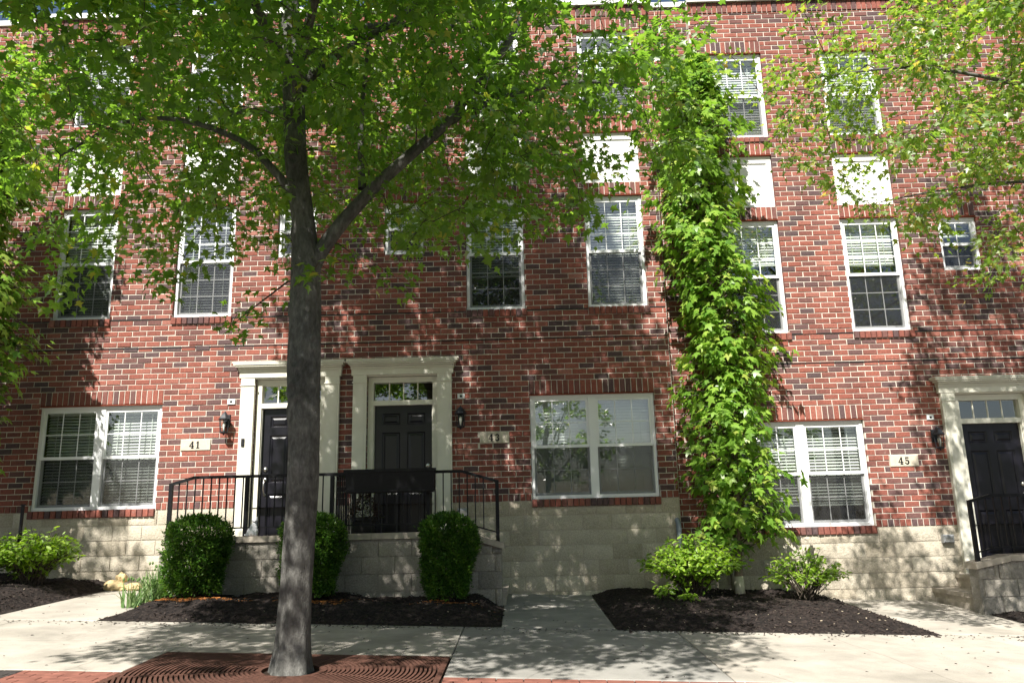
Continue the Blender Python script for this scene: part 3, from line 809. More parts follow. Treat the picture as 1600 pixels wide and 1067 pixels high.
# ------------------------------------------------------------------ townhouses
def house(number, label, x0, x1, dz, groundwin, bays, smallc, doorc, handle, z_floor, blinds, plq=None, openl=False, openr=False, tilts=(44, 50, 50, 58), group='brick townhouses of the terrace'):
    h = thing('brick_townhouse', label, 'house', (0, 0, 0), group)
    PT = 9.08
    st = 1.264+dz
    holes = []; rows = []; lint = []; opens = []
    def opening(a, c, z0, z1, sill=True):
        holes.append((a-0.003, c+0.003, z0-0.003, z1+0.003)); opens.append(holes[-1])
    if groundwin:
        a, c = groundwin; z0, z1 = 1.286+dz, 2.753+dz
        opening(a, c, z0, z1+0.014)
        holes.append((a-0.014, c+0.014, 2.766+dz, 2.97+dz)); rows.append(('soldier_brick', a-0.012, c+0.012, 2.771+dz, 2.965+dz, -0.001, 0.1))
        holes.append((a-0.014, c+0.014, 1.175+dz, 1.286+dz)); rows.append(('sill_brick', a-0.012, c+0.012, 1.178+dz, 1.281+dz, -0.035, 0.125))
        lint.append((a-0.012, c+0.012, 2.7555+dz))
        window(h, a, c, z0, z1, 3, 2, 2, blinds[0], True, tilt=tilts[0])
    for bi, (a, c) in enumerate(bays):
        z0, z1 = 4.05+dz, 5.80+dz
        opening(a, c, z0, z1+0.014)
        holes.append((a-.01, c+.01, 3.932+dz, 4.05+dz)); rows.append(('sill_brick', a-.008, c+.03, 3.938+dz, 4.044+dz, -0.028, 0.125))
        holes.append((a-.002, c+.002, 5.813+dz, 6.02+dz)); rows.append(('soldier_brick', a, c, 5.818+dz, 6.015+dz, -0.001, 0.1))
        lint.append((a, c, 5.8025+dz))
        opening(a, c, 6.025+dz, 6.86+0.014+dz)
        infill(h, a, c, 6.025+dz, 6.86+dz)
        holes.append((a-.002, c+.002, 6.873+dz, 7.072+dz)); rows.append(('soldier_brick', a, c, 6.878+dz, 7.068+dz, -0.001, 0.1))
        lint.append((a, c, 6.8625+dz))
        holes.append((a-.01, c+.01, 7.07+dz, 7.17+dz)); rows.append(('sill_brick', a-.008, c+.008, 7.078+dz, 7.164+dz, -0.022, 0.12))
        opening(a, c, 7.17+dz, 8.62+0.014+dz)
        holes.append((a-.002, c+.002, 8.633+dz, 8.835+dz)); rows.append(('soldier_brick', a, c, 8.638+dz, 8.83+dz, -0.001, 0.1))
        lint.append((a, c, 8.6225+dz))
        window(h, a, c, z0, z1, 3, 3, 3, blinds[1+bi], tilt=tilts[1+bi])
        window(h, a, c, 7.17+dz, 8.62+dz, 3, 2, 2, blinds[3+bi], tilt=tilts[3]+4*bi)
    if smallc is not None:
        a, c = smallc-0.289, smallc+0.289
        opening(a, c, 4.945+dz, 5.777+0.014+dz)
        holes.append((a-.002, c+.002, 5.79+dz, 5.995+dz)); rows.append(('soldier_brick', a, c, 5.795+dz, 5.99+dz, -0.001, 0.1))
        holes.append((a-.002, c+.002, 4.845+dz, 4.945+dz)); rows.append(('sill_brick', a, c, 4.85+dz, 4.94+dz, -0.006, 0.1))
        lint.append((a, c, 5.7795+dz))
        window(h, a, c, 4.945+dz, 5.777+dz, 2, 2, 2, blinds[5])
    if doorc is not None:
        holes.append((doorc-0.512, doorc+0.512, z_floor-0.06, 3.10+dz)); opens.append(holes[-1])
        entrance(h, doorc, z_floor, dz, handle)
    shole = [hh for hh in holes]
    if plq:
        a, c, text = plq
        holes.append((a-0.006, c+0.006, 2.077+dz, 2.242+dz))
        plaque(h, a, c, 2.081+dz, 2.238+dz, text)
    # brick wall
    y = 0.0
    wall = mortar_wall('brick_wall', h, x0, x1, st, PT, 0.0075, [q for q in opens if q[3] > st], M['mortar'])
    brick_field(wall, x0, x1, st+0.1, PT-0.20, 0.0, holes, 0.07, openl=openl, openr=openr)
    segs = cut([(x0, x1, st+0.004, st+0.096)], holes)
    for q in segs: brick_row(wall, 'rowlock_brick', q[0], q[1], q[2], q[3], -0.004, 0.1)
    brick_row(wall, 'soldier_brick', x0, x1, PT-0.196, PT-0.004, -0.012, 0.12)
    for (nm, a, c, z0, z1, yy, d) in rows: brick_row(wall, nm, a, c, z0, z1, yy, d)
    for q in lint: lintel(wall, *q)
    for zz in (3.585+dz, 4.02+dz):
        b = MB()
        for q in cut([(x0+0.02, x1-0.02, zz-0.0035, zz+0.0135)], holes): b.box(q[0], q[1], -0.0035, 0.02, q[2], q[3])
        if b.v: b.build('movement_joint', M['ink'], wall)
    b = MB(); b.box(x0, x1, -0.05, 0.32, PT, PT+0.085); b.box(x0, x1, -0.062, -0.0505, PT-0.012, PT+0.06)
    b.build('coping', M['coping'], h)
    # foundation
    zl = min(gz(x1, 0), gz(x0, 0))-0.25
    fh = [(q[0], q[1], q[2], q[3]) for q in shole]
    f = mortar_wall('foundation', h, x0, x1, zl, st, 0.010, [q for q in opens if q[2] < st], M['stonemortar'])
    block_field(f, BLK, x0, x1, st, zl, 0.002, fh, (0.12+0.07*number) % 0.406, zlow=lambda x: gz(x, 0), seed=number)
    # roof and rear
    b = MB(); b.box(x0+.001, x1-.001, 0.30, 9.0, 8.62, 8.72); b.build('roof', M['kerb'], h)
    b = MB(); b.box(x0+.002, x1-.002, 8.8, 9.0, zl, 8.62); b.box(x0+.002, x0+0.1, 1.9, 8.8, zl, 8.62); b.box(x1-.1, x1-.002, 1.9, 8.8, zl, 8.62); b.build('rear_wall', M['paver'], h)
    return h
H41 = house(41, 'brick townhouse numbered 41, left of the paired doors behind the big maple', -7.66, -2.463, 0.0,
            (-6.889, -5.125), [(-6.876, -6.014), (-5.075, -4.212)], -3.265, -3.265, -1, 0.62, (0.0, 0.0, 0.0, 0.1, 0.1, 0.3), (-4.814, -4.386, '41'), openr=True, tilts=(40, 56, 24, 60))
H43 = house(43, 'brick townhouse numbered 43, in the middle between the maple and the sweetgum', -2.4625, 2.24, 0.0,
            (0.187, 1.970), [(-0.705, 0.157), (1.098, 1.970)], -1.645, -1.645, 1, 0.62, (0.02, 0.30, 0.0, 0.1, 0.1, 0.35), (-0.537, -0.125, '43'), openl=True, tilts=(58, 48, 52, 56))
H45 = house(45, 'brick townhouse numbered 45, the sunlit one on the right of the sweetgum', 2.9, 8.6, -0.467,
            (3.140, 4.922), [(3.150, 4.010), (4.950, 5.806)], 6.70, 6.76, 1, 0.16, (0.17, 0.62, 0.60, 0.06, 0.0, 0.7), (5.232, 5.632, '45'), tilts=(36, 60, 62, 66))
# recessed strips between the units
def recess_strip(h, x0, x1, st, y):
    w = mortar_wall('recessed_wall', h, x0, x1, st, 9.08, y+0.0075, [], M['mortar'])
    b = MB()
    k = 0; z = st
    while z < 9.06:
        x = x0-BL+(BL/2 if k % 2 else 0)+0.05
        while x < x1:
            a, c = max(x, x0)+.005, min(x+BL, x1)-.005
            if c-a > 0.03: b.cbox(a, c, y+random.gauss(0, .0015), y+.1, z+.005, min(z+CH, 9.08)-.005, .0055, rtone())
            x += BL
        z += CH; k += 1
    b.build('brick_field', M['brick'], w, kind='stuff')
    f = MB(); f.box(x0, x1, y+0.01, y+0.2, -0.5, st); f = f.build('recessed_foundation', M['stonemortar'], h)
    block_field(f, BLK, x0, x1, st, min(gz(x0, 0), gz(x1, 0))-0.2, y+0.002, (), 0.2, seed=3)
    b = MB(); b.box(x0, x1, y-.03, y+.3, 9.08, 9.165); b.build('coping', M['coping'], h)
    b = MB(); b.box(x0+.001, x1-.001, .4, 9.0, 8.62, 8.72); b.build('roof', M['kerb'], h)
recess_strip(H45, 2.2405, 2.8995, 0.68, 0.10)
H39 = thing('brick_townhouse', 'sliver of brick townhouse at the far left edge, set back from number 41', 'house', (0, 0, 0), 'brick townhouses of the terrace')
recess_strip(H39, -9.6, -7.661, 1.26, 0.12)
# small fittings on the fronts
def fitting(h, x0, x1, z0, z1):
    b = MB(); b.cbox(x0, x1, -0.018, 0.0, z0, z1, 0.004); p = b.build('alarm_plate', M['white'], h)
    b = MB(); cx, cz = (x0+x1)/2, (z0+z1)/2; b.cbox(cx-.016, cx+.016, -0.024, -0.0185, cz-.016, cz+.016, 0.003); b.build('dark_button', M['ink'], p)
fitting(H43, -0.855, -0.752, 2.728, 2.800)
fitting(H41, -4.176, -4.066, 2.728, 2.803)
fitting(H45, 5.832, 5.931, 2.258, 2.330)
b = MB(); b.cbox(-3.925, -3.882, -0.085, -0.0665, 2.115, 2.225, 0.004); b.build('doorbell', M['ink'], H41)
def vent(h, x, z):
    b = MB(); b.cbox(x-.075, x+.075, -0.075, 0.0, z-.055, z+.055, 0.015); v = b.build('vent_cover', M['plasticgrey'], h)
    b = MB(); b.box(x-.05, x+.05, -0.078, -0.0755, z-.03, z+.02); b.build('vent_slot', M['lampglass'], v)
vent(H45, 5.874, 0.62); vent(H43, -0.79, 1.13)
# doorway camera light over 41's transom
# drainpipe stub
b = MB(); b.tube([(2.185, 0.06, 0.97), (2.185, -0.03, 0.95), (2.19, -0.06, 0.9), (2.2, -0.06, 0.5), (2.2, -0.06, gz(2.2, 0)-.05)], [.036]*5, 12)
tag(b.build('drain_pipe', M['pipe'], smooth=True), 'short grey drain pipe at the corner of number 43', 'pipe')

# ------------------------------------------------------------------ porches
def rail_run(par, pts_top, balusters, posts, y, z_bot):
    """pts_top: polyline (x,z) of the top rail at depth y"""
    def zt(x):
        for (p, q) in zip(pts_top[:-1], pts_top[1:]):
            if p[0] <= x <= q[0]: return p[1]+(q[1]-p[1])*(x-p[0])/(q[0]-p[0])
        return pts_top[-1][1] if x > pts_top[-1][0] else pts_top[0][1]
    b = MB()
    for (p, q) in zip(pts_top[:-1], pts_top[1:]):
        b.prism([(p[0], p[1]-.035), (q[0], q[1]-.035), (q[0], q[1]), (p[0], p[1])], y-.024, y+.024)
        b.prism([(p[0], z_bot(p[0])), (q[0], z_bot(q[0])), (q[0], z_bot(q[0])+.018), (p[0], z_bot(p[0])+.018)], y-.011, y+.011)
    r = b.build('railing', M['iron'], par)
    for x in balusters:
        b = MB(); b.box(x-.007, x+.007, y-.007, y+.007, z_bot(x)+.012, zt(x)-.03); b.build('baluster', M['iron'], r)
    for (x, zb) in posts:
        b = MB(); b.box(x-.022, x+.022, y-.0225, y+.0225, zb, zt(x)-.002); b.build('post', M['iron'], r)
    return r
def porch(label, x0, x1, cap, floor, slope_l, slope_r, steps, railpts, posts, ydiv=None):
    p = thing('porch', label, 'porch')
    yf = -1.33
    def captop(x):
        z = cap
        if slope_l and x < slope_l[0]: z -= (slope_l[0]-x)*slope_l[1]
        if slope_r and x > slope_r[0]: z -= (x-slope_r[0])*slope_r[1]
        return z
    xs = [x0]+([slope_l[0]] if slope_l else [])+([slope_r[0]] if slope_r else [])+[x1]
    # core
    b = MB()
    zlow = min(gz(x0, yf), gz(x1, yf))-0.2
    poly = [(x0, zlow), (x1, zlow)]+[(x, captop(x)-.075) for x in reversed(xs)]
    b.prism(poly, yf+0.012, yf+0.2)
    fw_ = b.build('front_wall', M['graystone'], p)
    holes = []
    zt = max(captop(x) for x in xs)-0.075
    # blocks follow the sloped ends with raked cuts approximated in 12 cm steps
    stp = []
    for (sl, lo) in ((slope_l, True), (slope_r, False)):
        if not sl: continue
        a = x0 if lo else sl[0]; c = sl[0] if lo else x1
        n_ = 4
        for i in range(n_):
            xa, xb = a+(c-a)*i/n_, a+(c-a)*(i+1)/n_
            z_ = min(captop(xa), captop(xb))-0.078
            stp.append((xa, xb, z_, zt+1))
    block_field(fw_, GBLK, x0, x1, zt, zlow, yf, stp, 0.25, zlow=lambda x: gz(x, yf), seed=int(x0*10)+60)
    # caps
    for (xa, xb) in zip(xs[:-1], xs[1:]):
        L = xb-xa; n_ = max(1, round(L/1.0))
        for i in range(n_):
            a = xa+L*i/n_+.002; c = xb if i == n_-1 else xa+L*(i+1)/n_-.002
            if a-xa < .01 and xa == x0: a = x0-0.03
            if i == n_-1 and xb == x1: c = x1+0.03
            b = MB(); b.prism([(a, captop(a)-.072), (c, captop(c)-.072), (c, captop(c)), (a, captop(a))], yf-.035, yf+.235)
            b.build('cap_stone', M['cap'], p)
    # floor and steps
    fx0 = min([s[1] for s in steps if s[2] == 'L'], default=x0); 
    b = MB()
    L_ = [s for s in steps if s[2] == 'L']; R_ = [s for s in steps if s[2] == 'R']
    a = max([s[1] for s in L_], default=x0); c = min([s[0] for s in R_], default=x1)
    b.box(a, c, yf+0.2, -0.001, zlow, floor); b.build('landing', M['cap'], p)
    for (xa, xb, side, top) in steps:
        b = MB(); b.box(xa, xb, yf+0.14 if False else yf+0.201, -0.001, zlow, top-.05)
        b.box(xa-(0.02 if side == 'L' else 0), xb+(0.02 if side == 'R' else 0), yf+0.201, -0.002, top-.05, top)
        b.build('step', M['cap'], p)
    zb = lambda x: captop(x)+0.095
    bl_ = [railpts[0][0]+0.1*i for i in range(1, int((railpts[-1][0]-railpts[0][0])/0.1))]
    bl_ = [x for x in bl_ if all(abs(x-q) > 0.045 for q in posts)]
    r = rail_run(p, railpts, bl_, [(x, captop(x)-.005) for x in posts], -1.28, zb)
    if ydiv is not None:
        b = MB(); zt_ = railpts[1][1]
        b.box(ydiv-.02, ydiv+.02, -1.255, -0.03, zt_-.035, zt_-.001); b.box(ydiv-.01, ydiv+.01, -1.255, -.03, floor+.1, floor+.118)
        r2_ = b.build('dividing_railing', M['iron'], p)
        for i in range(11):
            yy = -1.16+i*0.104; b = MB(); b.box(ydiv-.007, ydiv+.007, yy-.007, yy+.007, floor+.11, zt_-.03); b.build('baluster', M['iron'], r2_)
        b = MB(); b.box(ydiv-.022, ydiv+.022, -.075, -.031, floor, zt_+.001); b.build('post', M['iron'], r2_)
    return p
porch('shared grey block porch with black railing in front of doors 41 and 43', -4.42, -0.23, 0.893, 0.62,
      (-4.06, 0.26), (-0.70, 0.30),
      [(-4.30, -3.99, 'L', 0.335), (-3.99, -3.70, 'L', 0.478), (-1.0, -0.73, 'R', 0.465), (-0.73, -0.47, 'R', 0.31), (-0.47, -0.19, 'R', 0.155)],
      [(-4.345, 1.560), (-4.06, 1.640), (-0.72, 1.640), (-0.275, 1.505)], [-4.345, -3.395, -2.33, -1.13, -0.275], -2.30)
porch('block porch with black railing and side steps in front of door 45', 5.50, 9.0, 0.462, 0.16,
      (5.90, 0.20), None, [(5.60, 5.94, 'L', -0.02), (5.94, 6.05, 'L', 0.158)],
      [(5.545, 1.120), (5.80, 1.185), (9.0, 1.185)], [5.545, 6.75, 7.9, 8.95])

# things on the porch
b = MB()
def pbox(b, x0, x1, y0, y1, z0, z1, t=0.012, taper=0.02):
    v = []
    for (z, k) in ((z0, taper), (z1, 0)):
        for (x, y) in ((x0+k, y0+k), (x1-k, y0+k), (x1-k, y1-k), (x0+k, y1-k)): v.append((x, y, z))
    for (x, y) in ((x0+t, y0+t), (x1-t, y0+t), (x1-t, y1-t), (x0+t, y1-t)): v.append((x, y, z1))
    for (x, y) in ((x0+t, y0+t), (x1-t, y0+t), (x1-t, y1-t), (x0+t, y1-t)): v.append((x, y, z1-0.06))
    f = [(0,3,2,1)]
    for k in range(4):
        n_ = (k+1) % 4
        f += [(k, n_, 4+n_, 4+k), (4+k, 4+n_, 8+n_, 8+k), (8+k, 8+n_, 12+n_, 12+k)]
    f.append((12, 13, 14, 15))
    b.add(v, f)
pb = thing('planter_box', 'long black planter box hung on the railing before door 43', 'planter')
pbox(b, -2.135, -1.03, -1.46, -1.305, 1.375, 1.652); b.build('trough', M['iron'], pb)
b = MB(); b.box(-2.15, -1.015, -1.475, -1.4605, 1.625, 1.662); b.box(-2.14, -1.025, -1.468, -1.4605, 1.39, 1.41)
b.build('rim', M['iron'], pb)
for xx in (-1.95, -1.22):
    b = MB(); b.box(xx-.012, xx+.012, -1.31, -1.25, 1.642, 1.65); b.box(xx-.012, xx+.012, -1.31, -1.303, 1.42, 1.65); b.build('hook', M['iron'], pb)

# ------------------------------------------------------------------ leaves and foliage
def leaf_maple():
    # five pointed lobes, stalk at the origin, tip towards +x
    pts = [(0.0, 0.0), (0.02, 0.30), (0.20, 0.20), (0.36, 0.56), (0.52, 0.17), (1.05, 0.0)]
    full = pts + [(x, -y) for (x, y) in reversed(pts[1:-1])]
    v = [(0.34, 0, 0.0)] + [(x, y, -0.16*abs(y)-0.10*max(0, x-.4)) for (x, y) in full]
    n = len(full)
    return np.array(v), [(0, 1+i, 1+(i+1) % n) for i in range(n)]
def leaf_star():
    tips = [(-125, 0.55), (-62, 0.80), (0, 1.0), (62, 0.80), (125, 0.55)]
    ring_ = [(-0.02, 0.0)]
    c = (0.28, 0)
    pts = []
    for i, (a, r) in enumerate(tips):
        ar = math.radians(a)
        rr = r*0.68
        for da, q in ((-17, 0.62), (0, 1.0), (17, 0.62)):
            an = math.radians(a+da)
            pts.append((c[0]+rr*q*math.cos(an), rr*q*math.sin(an)))
        if i < 4:
            an = math.radians((a+tips[i+1][0])/2); pts.append((c[0]+0.27*math.cos(an), 0.27*math.sin(an)))
    pts.append((0.03, 0.0))
    v = [(c[0], 0, 0.0)] + [(x, y, -0.14*math.hypot(x-c[0], y)**1.2) for (x, y) in pts]
    n = len(pts)
    return np.array(v), [(0, 1+i, 1+(i+1) % n) for i in range(n)]
def leaf_oval(w=0.42):
    v = [(0, 0, 0), (0.25, w*.42, .02), (0.55, w*.5, .02), (0.82, w*.28, -.01), (1, 0, -.06), (0.82, -w*.28, -.01), (0.55, -w*.5, .02), (0.25, -w*.42, .02), (0.5, 0, -.03)]
    return np.array(v), [(8, 0, 1), (8, 1, 2), (8, 2, 3), (8, 3, 4), (8, 4, 5), (8, 5, 6), (8, 6, 7), (8, 7, 0)][::-1]
def leaf_small():
    v = [(0, 0, 0), (0.5, 0.26, 0.05), (1, 0, 0), (0.5, -0.26, 0.05), ]
    return np.array(v), [(0, 3, 2), (0, 2, 1)]
def orient(P, X, N, S, rg):
    """basis per leaf: x axis X (n,3), approximate normal N (n,3)"""
    X = X/np.linalg.norm(X, axis=1, keepdims=True)
    Y = np.cross(N, X); Y /= np.linalg.norm(Y, axis=1, keepdims=True)+1e-9
    Z = np.cross(X, Y)
    return np.stack([X, Y, Z], axis=2)*S[:, None, None]
def foliage(name, tpl, P, X, N, S, tone, mtl, parent, kind='stuff', cutlist=None):
    T, F = tpl; F = np.array(F)
    B = orient(P, X, N, S, None)
    n = len(P); k = len(T)
    V = np.einsum('nij,kj->nki', B, T) + P[:, None, :]
    me = bpy.data.meshes.new(name)
    me.vertices.add(n*k); me.vertices.foreach_set('co', V.reshape(-1).astype(np.float32))
    idx = (F[None, :, :] + (np.arange(n)*k)[:, None, None]).reshape(-1)
    nf = n*len(F)
    me.loops.add(nf*3); me.loops.foreach_set('vertex_index', idx.astype(np.int32))
    me.polygons.add(nf); me.polygons.foreach_set('loop_start', np.arange(0, nf*3, 3, dtype=np.int32))
    try: me.polygons.foreach_set('loop_total', np.full(nf, 3, dtype=np.int32))
    except Exception: pass
    me.materials.append(mtl)
    a = me.attributes.new('tone', 'FLOAT', 'FACE'); a.data.foreach_set('value', np.repeat(np.clip(tone, 0, 1), len(F)).astype(np.float32))
    me.update(calc_edges=True)
    return obj(name, me, parent, kind)
def unit(v): return v/(np.linalg.norm(v, axis=-1, keepdims=True)+1e-9)

class Skel:
    def __init__(s): s.p = []; s.r = []; s.seg = []
    def limb(s, pts, r0, r1, sub=5):
        pts = [np.array(p, float) for p in pts]
        out = []
        for i in range(len(pts)-1):
            a = pts[max(i-1, 0)]; b_ = pts[i]; c = pts[i+1]; d = pts[min(i+2, len(pts)-1)]
            for k in range(sub):
                t = k/sub
                out.append(0.5*((2*b_)+(-a+c)*t+(2*a-5*b_+4*c-d)*t*t+(-a+3*b_-3*c+d)*t**3))
        out.append(pts[-1])
        n = len(out); rr = [r0+(r1-r0)*(i/(n-1))**0.8 for i in range(n)]
        s.seg.append((out, rr))
        s.p += out[1:]; s.r += rr[1:]
        return out, rr
def grow(sk, attract, rg, axis, rbase=0.012):
    """join every attractor to the nearest wood with an arching twig; returns the twigs"""
    P = np.array(sk.p); R = np.array(sk.r)
    twigs = []
    order = np.argsort([np.min(np.linalg.norm(P-a, axis=1)) for a in attract])
    for i in order:
        a = attract[i]
        d = np.linalg.norm(P-a, axis=1)
        # prefer wood lying nearer the axis and a little below
        hx = np.linalg.norm(P[:, :2]-axis[:2], axis=1); ha = np.linalg.norm(a[:2]-axis[:2])
        cost = d + 1.2*np.maximum(0, hx-ha) + 0.35*np.maximum(0, P[:, 2]-a[2]-0.25)
        j = int(np.argmin(cost)); q = P[j]; L = np.linalg.norm(a-q)
        if L < 0.12: continue
        mid1 = q+(a-q)*0.33+np.array([0, 0, 0.10*L])+rg.normal(0, 0.04*L, 3)
        mid2 = q+(a-q)*0.68+np.array([0, 0, 0.10*L])+rg.normal(0, 0.05*L, 3)
        r0 = min(R[j]*0.7, rbase*(0.5+0.5*L)); pts = [q, mid1, mid2, a]
        rr = [max(r0, 0.004), max(r0*.75, .0035), max(r0*.5, .003), 0.0022]
        twigs.append((pts, rr))
        P = np.vstack([P, mid1, mid2, a]); R = np.append(R, rr[1:])
    return twigs
def spray(twigs, rg, per, size, sd, spread, droop=0.35):
    PP, XX = [], []
    for pts, rr in twigs:
        A = np.array(pts); L = np.linalg.norm(A[-1]-A[0]); n = rg.poisson(per*min(1.6, 0.55+0.5*L))
        if n == 0: continue
        t = 1-rg.random(n)**1.4*0.75
        f = t*3; i = np.minimum(2, f.astype(int)); u = (f-i)[:, None]
        p = A[i]+(A[i+1]-A[i])*u
        d = unit(A[i+1]-A[i])
        off = rg.normal(0, 1, (n, 3)); off[:, 2] *= 0.5; off = unit(off)
        pp = p + off*(spread*rg.random(n)**0.6)[:, None]
        pp[:, 2] -= droop*spread*rg.random(n)
        PP.append(pp); XX.append(unit(off*0.9+d*0.7+np.array([0, 0, -0.45])+rg.normal(0, .25, (n, 3))))
    P = np.concatenate(PP); X = np.concatenate(XX); n = len(P)
    N = np.array([0, 0, 1.0])+rg.normal(0, .42, (n, 3))
    S = np.maximum(0.35*size, size*rg.normal(1, sd, n))
    return P, X, N, S
def branch_mesh(name, segs, mtl, parent, n=6, kind=None):
    b = MB()
    for pts, rr in segs: b.tube(pts, rr, n, cap=False)
    return b.build(name, mtl, parent, smooth=True, kind=kind)

# ---------------- big maple in the grate
def maple(label, base, trunkpts, limbs, attract, rg, per, size, mtl, lmtl, spreads=0.22):
    t = thing('maple_tree', label, 'tree', (0, 0, 0), 'street maples along the sidewalk')
    sk = Skel()
    def bumpy(i, an, p, r):
        z = p.z
        q = r*(1+0.035*math.sin(3*an+z*2.1)+0.03*math.sin(5*an-z*3.7)+0.02*math.sin(9*an+z*9))
        if z < base[2]+0.5:
            k = (base[2]+0.5-z)/0.5
            q *= 1+0.13*k*k*(0.6+0.9*max(0, math.sin(5*an+0.7)))
        for (zc, ac, amp, R_) in ((2.06, 1.40, .014, .055), (2.30, 1.62, .010, .040), (2.74, 0.75, .013, .032), (2.45, 2.75, .012, .040), (1.50, 1.30, .006, .045), (3.42, 0.85, .014, .030), (4.06, 1.95, .012, .045), (3.05, 2.2, .008, .03), (1.9, .35, .010, .04)):
            dd = ((an-ac+math.pi) % (2*math.pi)-math.pi)*r; t = (z-zc)*0.85
            if abs(t) < 0.15 and abs(dd) < 0.15:
                d = math.hypot(dd, t)
                q += amp*math.exp(-((d-R_)/0.016)**2)-amp*0.9*math.exp(-(d/(R_*0.55))**2)+amp*0.35*math.exp(-(d/(R_*0.2))**2)
        return q
    pts = []; rr = []
    tp = [(Vector(p), r) for p, r in trunkpts]
    for (p, r), (q, s_) in zip(tp[:-1], tp[1:]):
        n = max(1, int((q-p).length/(0.02 if p.z < 4.4 else 0.08)))
        for k in range(n): pts.append(p+(q-p)*(k/n)); rr.append(r+(s_-r)*k/n)
    pts.append(tp[-1][0]); rr.append(tp[-1][1])
    # soften the kinks of the axis
    for _ in range(40):
        pts = [pts[0]]+[(pts[i-1]+pts[i]*2+pts[i+1])/4 for i in range(1, len(pts)-1)]+[pts[-1]]
        rr = [rr[0]]+[(rr[i-1]+rr[i]*2+rr[i+1])/4 for i in range(1, len(rr)-1)]+[rr[-1]]
    b = MB(); b.tube(pts, rr, 60, wob=bumpy)
    b.build('trunk', M[mtl], t, smooth=True)
    for p, r in zip(pts, rr):
        if p.z > 3.4 and random.random() < 0.4: sk.p.append(np.array(p)); sk.r.append(r)
    for (lp, r0, r1) in limbs:
        o_, r_ = sk.limb(lp, r0, r1)
        bb = MB(); bb.tube(o_, r_, 12, cap=False, wob=lambda i, an, p, r: r*(1+0.06*math.sin(3*an+p.x*5+p.z*4)))
        bb.build('limb', M[mtl], t, smooth=True)
    tw = grow(sk, attract, rg, np.array(base))
    branch_mesh('twigs', tw, M['twig'], t, 5, kind='stuff')
    P, X, N, S = spray(tw, rg, per, size, 0.24, spreads)
    S = S*np.where(P[:, 2] > 6.2, 1.32, 1.0)  # upper leaves, above the view, enlarged to deepen the shade they cast
    tone = np.clip(rg.normal(0.45, 0.2, len(P)), 0, 1); tone[rg.random(len(P)) < 0.02] = 1.0
    foliage('crown', leaf_maple(), P, X, N, S, tone, M[lmtl], t)
    return t, len(P)
rg = np.random.default_rng(21)
BX, BY = -1.74, -4.95
trunkpts = [((BX, BY, -0.12), .146), ((BX, BY, 0.02), .132), ((BX+.01, BY, .18), .122), ((-1.722, BY, .64), .119), ((-1.703, BY, 1.6), .121), ((-1.722, BY, 2.24), .129),
            ((-1.728, BY, 2.77), .126), ((-1.735, BY, 3.1), .120), ((-1.766, BY, 3.5), .094), ((-1.865, BY, 4.1), .093), ((-1.912, BY, 4.83), .093), ((-1.96, BY, 5.5), .08),
            ((-2.0, BY-.1, 7.0), .055), ((-2.15, BY, 8.8), .03), ((-2.2, BY, 10.2), .01)]
limbs = [([(-1.70, -4.95, 3.0), (-1.62, -4.95, 3.25), (-1.20, -4.93, 3.81), (-.60, -4.9, 4.39), (-.28, -4.85, 4.85), (.04, -4.8, 5.35), (.5, -4.7, 6.5)], .078, .02),
         ([(-1.285, -4.93, 3.82), (-1.31, -4.9, 4.4), (-1.27, -4.8, 5.4)], .036, .012),
         ([(-.52, -4.88, 4.46), (-.1, -4.7, 4.76), (.7, -4.4, 5.1), (1.5, -4.1, 5.15)], .034, .01),
         ([(-1.86, -4.95, 4.75), (-1.72, -4.95, 4.93), (-1.42, -4.95, 5.17), (-.88, -4.95, 5.54), (-.3, -5.0, 6.3), (0.1, -5.1, 7.4)], .055, .015),
         ([(-1.88, -4.95, 3.78), (-2.0, -4.95, 3.95), (-2.32, -4.95, 4.27), (-2.84, -4.95, 4.49), (-3.35, -4.95, 4.50), (-3.94, -4.9, 4.22)], .046, .010),
         ([(-1.95, -4.95, 5.0), (-2.08, -4.95, 5.18), (-2.3, -4.95, 5.45), (-2.55, -4.95, 5.75), (-3.1, -5.0, 6.4), (-3.6, -5.0, 7.3)], .05, .014),
         ([(-1.93, -5.0, 4.9), (-2.2, -6.1, 5.4), (-2.6, -7.3, 5.7), (-3.0, -8.2, 5.8)], .05, .012),
         ([(-1.9, -5.0, 4.6), (-1.3, -6.2, 5.2), (-.6, -7.3, 5.5), (0, -8.1, 5.5)], .05, .012),
         ([(-1.94, -4.9, 5.2), (-1.7, -3.7, 5.9), (-1.5, -2.7, 6.4)], .045, .012),
         ([(-1.9, -4.9, 4.6), (-2.9, -3.8, 5.2), (-3.9, -2.9, 5.5)], .042, .012),
         ([(-1.96, -4.9, 5.4), (-.8, -3.9, 6.1), (.2, -3.1, 6.5)], .042, .012),
         ([(-1.98, -5.0, 6.1), (-2.9, -5.9, 7.2), (-3.4, -6.4, 8.2)], .04, .012),
         ([(-2.0, -5.0, 6.6), (-1.1, -5.8, 7.8), (-.6, -6.2, 8.8)], .04, .012)]
def crown_pts(n, c, rad, rg, zmin):
    out = []
    while len(out) < n:
        u = rg.uniform(-1, 1, 3)
        q = abs(u[0])**2.6+abs(u[1])**2.4+abs(u[2])**3.0
        if q > 1 or q < 0.12: continue
        p = np.array(c)+u*np.array(rad)
        if p[2] < zmin(p[0], p[1]): continue
        if math.sin(p[0]*3.3+1.0)*math.sin(p[1]*3.1+p[2]*1.3)*math.sin(p[2]*3.0-p[0]) > 0.16: continue
        out.append(p)
    return out
SL = np.array((0.36, 1.0, -1.18))
def open_ray(p, q, r):
    """true when p lies within r of the sun ray that reaches q: a gap cut in the crown to let sunlight through to q"""
    d = np.array(p)-np.array(q); s_ = SL/np.linalg.norm(SL)
    return np.linalg.norm(d-s_*np.dot(d, s_)) < r
